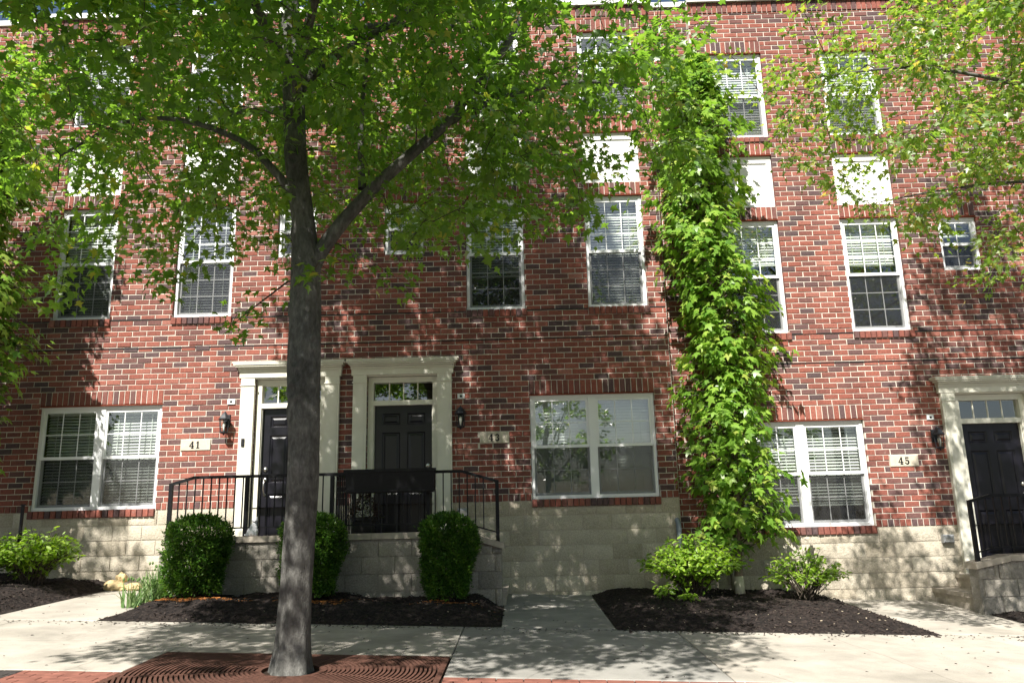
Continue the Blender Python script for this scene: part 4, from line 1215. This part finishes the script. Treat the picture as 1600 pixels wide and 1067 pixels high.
zm_ = lambda x, y: 5.5 if y > -6.6 else 4.3
att = crown_pts(1200, (-2.3, -5.0, 7.8), (2.75, 2.9, 4.3), rg, zm_)
# front of the crown, over the camera side of the grate
for _ in range(640):
    att.append(np.array((rg.uniform(-5.0, 0.4), rg.uniform(-8.8, -6.7), rg.uniform(4.3, 6.0))))
# low skirt that hangs into view
for _ in range(800):
    a = rg.uniform(0, 2*math.pi); r = 3.5*math.sqrt(rg.random())
    x = -1.75+r*1.0*math.cos(a); y = -4.6+r*0.75*math.sin(a)
    att.append(np.array((x, y, rg.uniform(3.85, 5.7)+0.12*max(0, y+4.5))))
for _ in range(120):
    att.append(np.array((rg.uniform(-.3, 1.8), rg.uniform(-5.2, -3.6), rg.uniform(4.1, 5.7))))
att = [a_ for a_ in att if not open_ray(a_, (2.2, -.85, .4), .62)]  # twigs left out so the sun reaches the bush beside the sweetgum
# hanging sprays seen in front of the wall
for (x, z) in ((-3.75, 3.1), (-3.7, 2.85), (-3.55, 3.3), (-3.4, 3.5), (-3.15, 3.15), (-2.95, 3.25), (-2.85, 3.05), (-2.55, 2.75), (-2.45, 3.0), (-2.5, 3.3), (-2.25, 3.6), (-1.45, 2.95), (-1.35, 3.2),
               (-.95, 3.05), (-.85, 3.25), (-.62, 3.3), (-.7, 3.5), (-.25, 3.15), (-.2, 3.4), (.0, 3.45), (.2, 3.6), (.45, 3.55), (.6, 3.75), (.8, 3.7), (1.0, 3.95), (-3.9, 3.4), (-4.0, 3.7), (-3.3, 3.8), (-2.1, 3.75), (-1.0, 3.6), (-.4, 3.75)):
    att.append(np.array((x, -4.9+rg.normal(0, .45), z)))
T1, nl1 = maple('big grey-barked maple standing in the rusty tree grate', (BX, BY, 0.0), trunkpts, limbs, att, rg, 50, 0.073, 'bark', 'maple')

# ---------------- maple at the right, trunk outside the picture
rg = np.random.default_rng(33)
tx, ty = 6.7, -5.0
tb = gz(tx, ty)
tp2 = [((tx, ty, tb-.12), .21), ((tx, ty, tb), .17), ((tx, ty, tb+.5), .13), ((tx-.05, ty, 2.2), .125), ((tx-.1, ty, 3.4), .11), ((tx-.15, ty, 5), .085), ((tx-.1, ty, 7), .055), ((tx-.2, ty, 8.8), .03), ((tx-.2, ty, 10), .01)]
lb2 = [([(tx-.05, ty, 3.0), (tx-.8, ty+.1, 3.9), (tx-1.8, ty+.1, 4.5), (tx-2.9, ty+.2, 4.9), (tx-3.9, ty+.3, 4.9)], .040, .007),
       ([(tx-.1, ty, 3.3), (tx-.9, ty+.6, 3.9), (tx-1.9, ty+1.2, 4.2), (tx-2.8, ty+1.6, 4.2)], .032, .006),
       ([(tx-.1, ty, 3.8), (tx-1.0, ty-.5, 4.7), (tx-2.1, ty-.8, 5.4), (tx-3.1, ty-.9, 5.7)], .036, .007),
       ([(tx-.12, ty, 4.4), (tx-.9, ty+.3, 5.6), (tx-1.9, ty+.5, 6.8)], .045, .012),
       ([(tx-.12, ty, 4.0), (tx+.9, ty+.3, 5.0), (tx+2.0, ty+.4, 5.6)], .045, .012),
       ([(tx-.12, ty, 4.6), (tx-.1, ty+1.2, 5.6), (tx-.3, ty+2.2, 6.2)], .045, .012),
       ([(tx-.12, ty, 5.4), (tx-.3, ty-1.2, 6.4), (tx-.4, ty-2.2, 7)], .04, .012)]
att = crown_pts(620, (6.4, -4.9, 6.9), (2.3, 2.7, 3.2), rg, lambda x, y: 3.5)
for _ in range(300):
    x = rg.uniform(3.35, 6.0) if rg.random() < .9 else rg.uniform(2.5, 3.4); k = (x-2.4)/3.0
    lo = 4.35-1.25*k
    att.append(np.array((x, rg.uniform(-5.6, -3.6), rg.uniform(lo, 5.75))))
for (x, y, z) in ((2.3, -4.7, 4.75), (2.5, -4.7, 4.45), (2.65, -4.6, 4.2), (2.75, -4.7, 4.0), (2.2, -4.6, 5.0), (2.0, -4.7, 5.2), (3.5, -4.6, 3.5), (3.7, -4.6, 3.35), (3.95, -4.7, 3.0), (4.1, -4.7, 2.95), (4.2, -4.6, 3.2), (3.6, -4.7, 3.7), (4.3, -4.8, 3.1)):
    att.append(np.array((x, y, z)))
T2, nl2 = maple('maple reaching in from the right with yellowish young leaves, trunk out of view', (tx, ty, tb), tp2, lb2, att, rg, 60, 0.056, 'bark', 'maple2')

# ---------------- maple beyond the left edge: its shade falls on the left pavement
rg = np.random.default_rng(44)
tx, ty = -9.9, -5.0
tb = gz(tx, ty)
tp3 = [((tx, ty, tb-.12), .16), ((tx, ty, tb), .14), ((tx, ty, tb+.5), .12), ((tx, ty, 2.6), .115), ((tx-.05, ty, 4.0), .10), ((tx, ty, 6.5), .06), ((tx, ty, 9.4), .01)]
lb3 = [([(tx, ty, 3.2), (tx+.9, ty+.1, 4.1), (tx+1.9, ty, 4.8), (tx+2.6, ty, 5.2)], .05, .012), ([(tx, ty, 3.6), (tx+.7, ty-1, 4.6), (tx+1.5, ty-2, 5.2)], .05, .012),
       ([(tx, ty, 3.9), (tx-.9, ty+.5, 5.0), (tx-1.7, ty+.9, 5.8)], .045, .012), ([(tx, ty, 4.6), (tx+.4, ty+1.1, 5.8), (tx+.6, ty+1.8, 6.6)], .04, .012)]
att = crown_pts(330, (tx, ty, 6.6), (2.7, 2.7, 3.0), rg, lambda x, y: 4.0)
T3, nl3 = maple('street maple outside the left edge whose shade dapples the left pavement', (tx, ty, tb), tp3, lb3, att, rg, 30, 0.075, 'bark', 'maple')

# ---------------- trees across the road: the ground-floor panes mirror them
for qi, (tx, ty, lab) in enumerate(((-7.5, -20.5, 'leftmost of the maples across the road, seen only mirrored in window panes'), (1.2, -21.5, 'maple straight across the road from the middle house, mirrored in its wide window'), (9.3, -20.5, 'rightmost of the maples across the road, mirrored faintly in sunlit panes'))):
    rg = np.random.default_rng(60+qi); tb = gz(tx, ty)-.05
    tpq = [((tx, ty, tb-.1), .17), ((tx, ty, tb+.3), .14), ((tx, ty, 2.4), .12), ((tx, ty, 5), .08), ((tx, ty, 8), .02)]
    lbq = [([(tx, ty, 2.4+.3*k), (tx+1.1*math.cos(k*1.3), ty+1.1*math.sin(k*1.3), 3.6+.3*k), (tx+2.2*math.cos(k*1.3), ty+2.2*math.sin(k*1.3), 4.4+.4*k)], .05, .012) for k in range(5)]
    maple(lab, (tx, ty, tb), tpq, lbq, crown_pts(200, (tx, ty, 5.2), (3.3, 2.6, 2.9), rg, lambda x, y: 2.3), rg, 20, 0.17, 'bark', 'maple')

# ---------------- columnar sweetgums
def sweetgum(label, x, y, h, rbase, nl, seed, single=0, zlow=0.75, drift=lambda z: 0.0):
    rg = np.random.default_rng(seed)
    t = thing('sweetgum_tree', label, 'tree', (0, 0, 0), 'columnar sweetgums against the houses')
    g = bedz(x, y)-0.05
    b = MB()
    pts = [(x+drift(g+(h-g)*k/24)*(min(1, k/3))+0.02*math.sin(k*.9), y+0.02*math.cos(k*.7), g+(h-g)*k/24) for k in range(25)]
    b.tube(pts, [0.052*(1-k/26)+0.004+(0.02 if k == 0 else 0) for k in range(25)], 12)
    b.build('trunk', M['bark2'], t, smooth=True)
    segs = []; P = []; X = []; N = []; S = []
    nb = int(nl/15)
    for k in range(nb):
        z0 = zlow+(h-zlow-.2)*(k/nb)**0.95
        a = k*2.39996+rg.normal(0, .3)
        taper = 1.0 if z0 < h*.84 else max(0.3, (h+.3-z0)/(h*.2))
        L = rbase*taper*rg.uniform(0.5, 1.22)*(0.80+0.20*math.sin(z0*2.3+a)+0.16*math.sin(z0*5.1-2*a))
        q0 = np.array((x+drift(z0), y, z0)); d = np.array((math.cos(a), math.sin(a)*0.8, 0.55+rg.normal(0, .15)))
        q1 = q0+d*L*.55; q2 = q0+np.array((math.cos(a)*L, math.sin(a)*L*.8, L*.35))
        segs.append(([q0, q1, q2], [.010, .006, .003]))
        for i in range(15):
            u = rg.random()**0.55
            p = q0+(q1-q0)*min(1, u*2) if u < .5 else q1+(q2-q1)*(u-.5)*2
            out = unit(np.array((p[0]-q0[0], p[1]-y, 0))+rg.normal(0, .15, 3)*np.array((1, 1, .3)))
            p = p+out*rg.uniform(0, .09)+rg.normal(0, .05, 3)
            P.append(p); X.append(unit(out*0.65+np.array((0, 0, -.75))+rg.normal(0, .32, 3)))
            N.append(out*0.8+np.array((0, 0, .75))+rg.normal(0, .35, 3)); S.append(rg.uniform(.07, .19))
    P, X, N, S = map(np.array, (P, X, N, S))
    branch_mesh('twigs', segs, M['twig'], t, 5, kind='stuff')
    tone = np.clip(rg.normal(.5, .28, len(P)), 0, 1)
    tpl = leaf_star()
    idx = np.arange(len(P))
    if single:
        d = np.linalg.norm(P-np.array(CAM), axis=1)/S
        fr = np.argsort(d)[:single]
        mes = []
        for q in range(6):
            b = MB(); b.add([tuple(v) for v in tpl[0]], tpl[1], 0.15+0.14*q); mes.append(b.mesh('leaf', M['gum']))
        B = orient(P, X, N, S, None)
        for i in fr:
            o = obj('leaf', mes[min(5, int(tone[i]*6))], t)
            mm = Matrix([list(B[i][r]) + [P[i][r]] for r in range(3)] + [[0, 0, 0, 1]])
            o.matrix_local = mm
        idx = np.setdiff1d(idx, fr)
    foliage('crown', tpl, P[idx], X[idx], N[idx], S[idx], tone[idx], M['gum'], t)
    return t, g
SG, g_ = sweetgum('tall narrow sweetgum with star-shaped leaves between numbers 43 and 45', 2.86, -0.42, 8.0, 0.76, 8200, 5, single=300, zlow=.5, drift=lambda z: 0.10*math.sin((z-1.0)*1.05)-0.02*(z-3))
b = MB(); b.tube([(2.862, -.42, g_+.02), (2.862, -.42, g_+.15), (2.86, -.42, g_+.27)], [.072, .064, .060], 14); b.build('trunk_guard', M['guard'], SG, smooth=True)
sweetgum('columnar sweetgum at the far left edge of the picture', -7.34, -1.30, 7.2, 0.84, 12500, 6, zlow=1.6)

# ------------------------------------------------------------------ shrubs
def shrub(label, x, y, w, ztop, narrow, seed):
    rg = np.random.default_rng(seed)
    t = thing('clipped_shrub', label, 'shrub', (0, 0, 0), 'clipped evergreen shrubs before the porch')
    g = bedz(x, y)
    H = ztop-g; P = []; X = []; N = []; S = []
    segs = []
    for k in range(9):
        a = rg.uniform(0, 6.28); q = np.array((x+rg.normal(0, .03), y+rg.normal(0, .03), g-.02))
        e = np.array((x+math.cos(a)*w*.3, y+math.sin(a)*w*.3, g+H*rg.uniform(.55, .85))); segs.append(([q, (q+e)/2+rg.normal(0, .03, 3), e], [.014, .010, .005]))
    branch_mesh('stem', segs, M['twig'], t, 6)
    nt = 2600
    for k in range(nt):
        v = rg.random(); z = g+0.05+v*(H-.06)
        prof = (narrow+(1-narrow)*min(1, v/0.55))*(1 if v < .82 else math.sqrt(max(0.0, 1-((v-.82)/.2)**2)))
        a = rg.uniform(0, 6.28); lump = 1+0.11*math.sin(3*a+z*6+seed)+0.08*math.sin(5*a-z*11+seed)+0.05*math.sin(9*a+z*17)+(0.13*rg.random() if rg.random() < .05 else 0)
        inner = rg.random() < .25
        r = w/2*prof*lump*(rg.uniform(.45, .85) if inner else rg.uniform(.86, 1.03))
        if v > .9: r *= math.sqrt(rg.random())
        c = np.array((x+r*math.cos(a), y+r*.92*math.sin(a), z))
        out = unit(np.array((math.cos(a)*(1-.6*(v > .85)), math.sin(a), .35+.9*(v > .85))))
        for i in range(9):
            d = unit(out+rg.normal(0, .65, 3))
            P.append(c+rg.normal(0, .014, 3)+d*rg.uniform(0, .03)); X.append(d); N.append(np.array((0, 0, 1.0))+out*.6+rg.normal(0, .5, 3)); S.append(rg.uniform(.026, .046))
    for k in range(46):
        a = rg.uniform(0, 6.28); v = rg.uniform(.35, 1.0); r = w/2*(narrow+(1-narrow)*min(1, v/.55))*(1 if v < .85 else .75)*rg.uniform(.85, 1.0)
        q = np.array((x+r*math.cos(a), y+r*.92*math.sin(a), g+v*H-.03)); d = unit(np.array((math.cos(a)*.6, math.sin(a)*.6, .8))+rg.normal(0, .2, 3)); L = rg.uniform(.05, .12)
        for i in range(12):
            P.append(q+d*L*i/11); X.append(unit(d*.5+rg.normal(0, .6, 3))); N.append(np.array((0, 0, 1.0))+rg.normal(0, .4, 3)); S.append(rg.uniform(.022, .038))
    P, X, N, S = map(np.array, (P, X, N, S))
    foliage('foliage', leaf_small(), P, X, N, S, np.clip(rg.normal(.45, .25, len(P))+.25*(np.sin(P[:, 0]*23+P[:, 2]*19) > .5), 0, 1), M['box'], t)
shrub('clipped evergreen shrub at the left end of the porch, beside strap-leaved plant', -3.77, -1.80, 0.65, 1.13, .80, 1)
shrub('clipped evergreen shrub half hidden behind the maple trunk', -2.43, -1.80, 0.66, 1.12, .75, 2)
shrub('clipped evergreen shrub at the right end of the porch, under door 43', -0.85, -1.80, 0.59, 1.09, .68, 3)

def bush(label, x, y, w, h, nstem, seed, size=(.05, .085), nl=15, name='leafy_bush', zfrac=0.15):
    rg = np.random.default_rng(seed)
    t = thing(name, label, 'bush', (0, 0, 0), 'light green leafy bushes in the beds')
    g = bedz(x, y); segs = []; P = []; X = []; N = []; S = []
    for k in range(nstem):
        a = rg.uniform(0, 6.28); rr_ = math.sqrt(rg.random())
        e = np.array((x+math.cos(a)*w/2*rr_, y+math.sin(a)*w/2*.8*rr_, g+h*(1-.45*rr_**2)*rg.uniform(.7, 1.02)))
        q = np.array((x+rg.normal(0, .04), y+rg.normal(0, .04), g-.02)); m_ = (q+e)/2+np.array((0, 0, h*.12))+rg.normal(0, .03, 3)
        segs.append(([q, m_, e], [.007, .005, .002]))
        for i in range(nl):
            u = zfrac+(1-zfrac)*rg.random()**.6
            p = q+(m_-q)*u*2 if u < .5 else m_+(e-m_)*(u-.5)*2
            d = unit(rg.normal(0, 1, 3)*np.array((1, 1, .4))+np.array((math.cos(a), math.sin(a), .0))*.5)
            P.append(p+d*.02); X.append(unit(d+np.array((0, 0, -.25)))); N.append(np.array((0, 0, 1.0))+rg.normal(0, .35, 3)); S.append(rg.uniform(*size))
    P, X, N, S = map(np.array, (P, X, N, S))
    branch_mesh('stem', segs, M['twig'], t, 5)
    foliage('foliage', leaf_oval(.5), P, X, N, S, np.clip(rg.normal(.5, .25, len(P)), 0, 1), M['bush'], t)
    return t
bush('light green bush in the left bed below the window of number 41', -6.15, -1.0, 1.25, 0.74, 160, 11)
bush('light green bush cut off by the left edge of the picture', -6.72, -1.25, 1.0, 0.74, 120, 12)
bush('light green bush left of the sweetgum trunk', 2.18, -0.85, 1.42, 0.78, 230, 13)
bush('airy light green bush right of the sweetgum trunk', 3.60, -0.80, 1.05, 0.66, 75, 14, nl=13, zfrac=.35)
bush('low sprout on the mulch at the left foot of the sweetgum bush', 1.76, -1.10, 0.34, 0.20, 10, 15, nl=9)
bush('tiny yellow-green seedling on the mulch before the sweetgum bush', 2.02, -1.25, 0.26, 0.10, 8, 16, nl=8)
bush('small leafy sprig low at the left picture edge', -5.95, -2.35, 0.3, 0.20, 7, 17, nl=8)

# strap-leaved clump
def strap(label, x, y, n, L, seed):
    rg = np.random.default_rng(seed)
    b = MB(); g = bedz(x, y)-.01
    t = thing('strap_leaf_plant', label, 'plant')
    for k in range(n):
        a = rg.uniform(0, 6.28); l = L*rg.uniform(.6, 1.1); lean = rg.uniform(.1, .75); w = rg.uniform(.006, .013)
        px, py = x+rg.normal(0, .06), y+rg.normal(0, .05)
        side = np.array((-math.sin(a), math.cos(a), 0)); pv = []
        for i in range(6):
            s = i/5; r = l*lean*s**1.5; z = l*(s-.55*lean*s**2.3)
            c = np.array((px+math.cos(a)*r, py+math.sin(a)*r, g+z)); ww = w*(1-s**2)+.0005
            pv += [tuple(c-side*ww), tuple(c+side*ww)]
        b.add(pv, [(2*i, 2*i+1, 2*i+3, 2*i+2) for i in range(5)], rg.random())
    b.build('blades', M['blade'], t, kind='stuff')
    bb = MB()
    for k in range(9):
        px, py = x+rg.normal(-.03, .1), y+rg.normal(0, .06); z = g+L*rg.uniform(.85, 1.05)
        bb = MB(); bb.tube([(px, py, z-.02), (px, py, z), (px, py, z+.018)], [.006, .014, .004], 6)
        bb.build('seed_head', M['blade'], t)
strap('clump of strap-leaved grass beside the left shrub and walkway', -4.38, -1.45, 210, .46, 4)
strap('small tuft of splayed strap leaves lying on the left walkway edge', -4.42, -1.85, 70, .34, 8)

# rocks
def rock(label, x, y, z, r, seed, sq=(1, .8, .7)):
    bm = bmesh.new(); bmesh.ops.create_icosphere(bm, subdivisions=4, radius=1)
    rg = np.random.default_rng(seed); k = rg.normal(0, 1, (5, 3)); ph = rg.uniform(0, 6, 5)
    for v in bm.verts:
        d = 1+0.10*math.copysign(abs(math.sin(5*v.co.x*k[0][1]+3*v.co.z*k[1][0]+ph[1]))**.5, math.sin(4*v.co.y+ph[2]))+sum(0.10*math.sin(2.6*(v.co.x*k[i][0]+v.co.y*k[i][1]+v.co.z*k[i][2])+ph[i]) for i in range(5))
        v.co = Vector((v.co.x*sq[0]*r*d, v.co.y*sq[1]*r*d, v.co.z*sq[2]*r*d))
    me = bpy.data.meshes.new('rock'); bm.to_mesh(me); bm.free(); me.materials.append(M['rock'])
    a = me.attributes.new('tone', 'FLOAT', 'FACE')
    tag(obj('rock', me, loc=(x, y, z)), label, 'rock', 'yellowish rocks by the left walkway')
gr_ = gz(-5.35, -.2)
rock('larger yellowish rock lying on the walkway against the left foundation', -5.43, -.30, gr_+.05, .115, 1, (1.1, .8, .62))
rock('flat yellowish rock on the right of the small rock pile', -5.19, -.28, gr_+.04, .10, 2, (1.2, .8, .5))
rock('small yellowish rock resting on top of the rock pile', -5.36, -.27, gr_+.155, .07, 3, (1, .85, .9))
# rusty needles on the mulch under the shrubs
b = MB(); rg_ = random.Random(4)
for (cx, cy, n, s) in ((-3.75, -2.05, 420, .30), (-2.3, -2.05, 200, .22), (-.85, -2.05, 90, .2), (-4.05, -2.0, 120, .2)):
    for i in range(n):
        x, y = rg_.gauss(cx, s), rg_.gauss(cy, s*.3)
        if not (-4.3 < x < -.25 and -2.7 < y < -1.4): continue
        z = bedz(x, y)+.012; a = rg_.uniform(0, 3.14); L = rg_.uniform(.01, .03)
        dx, dy = math.cos(a)*L, math.sin(a)*L
        b.add([(x-dx, y-dy, z), (x+dx, y+dy, z+rg_.uniform(0, .01)), (x+dx-dy*.18, y+dy+dx*.18, z+.004), (x-dx-dy*.18, y-dy+dx*.18, z+.004)], [(0, 1, 2, 3)])
tag(b.build('dry_needles', M['needles'], kind='stuff'), 'rust-coloured dry needles lying under the clipped shrubs', 'needles')
# thin black post in the left bed
b = MB(); gp = bedz(-6.42, -.9); b.box(-6.435, -6.405, -.915, -.885, gp-.05, 1.345); b.box(-6.442, -6.398, -.922, -.878, 1.345, 1.36)
tag(b.build('iron_post', M['iron']), 'thin black iron post in the left flower bed', 'post')

# ------------------------------------------------------------------ lanterns
def lantern(label, x, z):
    t = thing('wall_lantern', label, 'lantern', (x, 0, z), 'black wall lanterns beside the doors')
    b = MB(); b.cbox(-.045, .045, -.02, 0, -.06, .12, .006)
    b.tube([(0, -.02, .08), (0, -.06, .13), (0, -.11, .15), (0, -.12, .125)], [.009]*4, 8); b.build('bracket', M['lampblack'], t)
    b = MB(); y = -.12
    b.lathe([(.012, .135), (.03, .125), (.052, .095), (.078, .055), (.088, .045), (.088, .036), (.07, .034)], 0, y, 6); b.build('roof', M['lampblack'], t)
    b = MB(); b.lathe([(.052, -.135), (.066, .034)], 0, y, 6); b.build('glass', M['clear'], t)
    b = MB()
    for k in range(6):
        a = 2*math.pi*k/6
        b.tube([(.054*math.cos(a), y+.054*math.sin(a), -.135), (.068*math.cos(a), y+.068*math.sin(a), .034)], [.005, .005], 5)
    b.lathe([(.03, -.165), (.058, -.150), (.060, -.135), (.05, -.133)], 0, y, 6); b.lathe([(.008, -.185), (.014, -.175), (.010, -.165)], 0, y, 8)
    b.build('cage', M['lampblack'], t)
    b = MB(); b.lathe([(.010, -.13), (.012, -.09), (.022, -.05), (.020, -.02), (.006, 0.0)], 0, y, 10); b.build('bulb', M['bulb'], t, smooth=True)
lantern('black wall lantern above plaque 41, between the window and the porch', -4.165, 2.46)
lantern('black wall lantern to the right of door 43', -0.805, 2.46)
lantern('black wall lantern hanging above plaque 45 on the sunlit house', 5.905, 2.00)

# ------------------------------------------------------------------ cat figurine
def blob(parts):
    bm = bmesh.new()
    for (c, r, sc) in parts:
        mm = Matrix.Translation(c) @ Matrix.Diagonal((r*sc[0], r*sc[1], r*sc[2], 1))
        bmesh.ops.create_icosphere(bm, subdivisions=3, radius=1, matrix=mm)
    return bm
cx0, cy0, cz0 = -3.29, -1.30, 0.893
bm = blob([((0, 0, .055), .062, (1.15, .9, .9)), ((.012, 0, .10), .048, (1, .9, 1.25)), ((.025, -.005, .145), .036, (.9, .9, 1.1)),
           ((.028, -.012, .19), .036, (1.05, 1, .88)), ((.035, -.045, .182), .015, (1, 1, .8)),
           ((.03, -.04, .04), .017, (1, 1, 2.3)), ((.055, -.035, .04), .017, (1, 1, 2.3)), ((-.035, -.02, .03), .032, (1.2, 1, 1)),
           ((-.07, .0, .016), .016, (2.2, 1, 1)), ((-.05, -.04, .014), .014, (2.2, 1, 1))])
for sx in (-1, 1):
    mm = Matrix.Translation((.028+sx*.022, -.008, .226)) @ Matrix.Rotation(sx*.15, 4, 'Y')
    bmesh.ops.create_cone(bm, segments=8, radius1=.013, radius2=.002, depth=.034, cap_ends=True, matrix=mm)
me = bpy.data.meshes.new('cat_figurine'); bm.to_mesh(me); bm.free(); me.materials.append(M['ceramic'])
co = obj('cat_figurine', me, loc=(cx0, cy0-.01, cz0))
rm = co.modifiers.new('remesh', 'REMESH'); rm.mode = 'VOXEL'; rm.voxel_size = .005; rm.use_smooth_shade = True
sm = co.modifiers.new('smooth', 'SMOOTH'); sm.factor = .5; sm.iterations = 4
tag(co, 'white ceramic cat figurine sitting on the porch ledge before door 41', 'figurine')

# planter urn with dark topiary on the porch
pu = thing('planter_urn', 'dark square planter with brown dried topiary left of door 43', 'planter', (-1.985, -.93, 0.62))
b = MB(); b.lathe([(.12, 0), (.13, .02), (.17, .42), (.165, .425)], 0, 0, 4, square=True); b.build('pot', M['pot'], pu)
b = MB(); b.lathe([(.17, .425), (.205, .43), (.205, .475), (.17, .477), (.165, .46)], 0, 0, 4, square=True); b.build('rim', M['pot'], pu)
rg = np.random.default_rng(3); P = []; X = []; N = []; S = []
for k in range(1500):
    v = rg.random(); r = (.17*(1-v)+.055)*(1+.14*math.sin(v*26))*math.sqrt(rg.uniform(.4, 1)); a = rg.uniform(0, 6.28)
    P.append((r*math.cos(a), r*math.sin(a), .46+v*.30)); d = unit(np.array((math.cos(a), math.sin(a), .1))+rg.normal(0, .5, 3)); X.append(d); N.append(np.array((0, 0, 1.0))+rg.normal(0, .4, 3)); S.append(rg.uniform(.02, .045))
P, X, N, S = map(np.array, (P, X, N, S))
foliage('topiary', leaf_small(), P, X, N, S, rg.random(len(P)), M['darkleaf'], pu)

# ------------------------------------------------------------------ tree grate
gt = thing('tree_grate', 'rusty cast-iron tree grate with curved slots around the maple trunk', 'tree grate')
GX0, GX1, GY0, GY1 = -2.93, -0.60, -5.57, -4.36
gcx, gcy = (GX0+GX1)/2+0.03, (GY0+GY1)/2+0.0
def grate_half(xa, xb):
    b = MB(); T = 0.022
    def P3(x, y, d): return (x, y, gz(x, y)+0.004-d)
    def quadbar(p, q, r, s):
        v = [P3(*k, 0) for k in (p, q, r, s)]+[P3(*k, T) for k in (p, q, r, s)]
        b.add(v, [(0, 1, 2, 3), (0, 4, 5, 1), (1, 5, 6, 2), (2, 6, 7, 3), (3, 7, 4, 0)])
    m_ = 0.045
    def rect(x0, x1, y0, y1): quadbar((x0, y0), (x1, y0), (x1, y1), (x0, y1))
    rect(xa, xb, GY0, GY0+m_); rect(xa, xb, GY1-m_, GY1)
    if xa == GX0: rect(xa, xa+m_, GY0+m_, GY1-m_)
    else: rect(xb-m_, xb, GY0+m_, GY1-m_)
    inn = xb if xa == GX0 else xa
    r0 = 0.215
    for (ya, yb) in ((GY0+m_, gcy-r0), (gcy+r0, GY1-m_)):
        rect(min(inn, inn+(-.03 if xa == GX0 else .03)), max(inn, inn+(-.03 if xa == GX0 else .03)), ya, yb)
    pitch = 0.034; bw = 0.019
    X0, X1 = (xa+m_, xb) if xa == GX0 else (xa, xb-m_)
    Y0, Y1 = GY0+m_, GY1-m_
    r = r0; k = 0
    while r < 1.4:
        bwid = 0.045 if k == 0 else bw
        n = max(60, int(2*math.pi*r/0.02))
        for i in range(n):
            a0, a1 = 2*math.pi*i/n, 2*math.pi*(i+1)/n
            am = (a0+a1)/2; xm, ym = gcx+(r+bwid/2)*math.cos(am), gcy+(r+bwid/2)*math.sin(am)
            if not (X0 < xm < X1 and Y0 < ym < Y1): continue
            quadbar(*[(gcx+rr*math.cos(an), gcy+rr*math.sin(an)) for rr, an in ((r, a0), (r+bwid, a0), (r+bwid, a1), (r, a1))][::1])
        r += bwid+(pitch-bw); k += 1
    # radial ribs
    for deg in (15, 40, 65, 115, 140, 165, 195, 220, 245, 295, 320, 345):
        a = math.radians(deg); ca, sa = math.cos(a), math.sin(a); w = 0.011
        L = 1.4
        t_ = r0+.02
        while t_ < L:
            t2 = t_+.04; xm, ym = gcx+ca*(t_+.02), gcy+sa*(t_+.02)
            if X0 < xm < X1 and Y0 < ym < Y1:
                v = [(gcx+ca*t_-sa*-w, gcy+sa*t_+ca*-w), (gcx+ca*t2-sa*-w, gcy+sa*t2+ca*-w), (gcx+ca*t2-sa*w, gcy+sa*t2+ca*w), (gcx+ca*t_-sa*w, gcy+sa*t_+ca*w)]
                vv = [P3(x, y, .0012) for x, y in v]+[P3(x, y, T) for x, y in v]
                b.add(vv, [(0, 1, 2, 3), (0, 4, 5, 1), (1, 5, 6, 2), (2, 6, 7, 3), (3, 7, 4, 0)])
            t_ = t2
    b.build('grate_half', M['grate'], gt)
grate_half(GX0, gcx-.002); grate_half(gcx+.002, GX1)
sheet('tree_pit', GX0, GX1, GY0, GY1, M['pit'], -0.055, 0.05)
print('LEAVES', nl1, nl2)
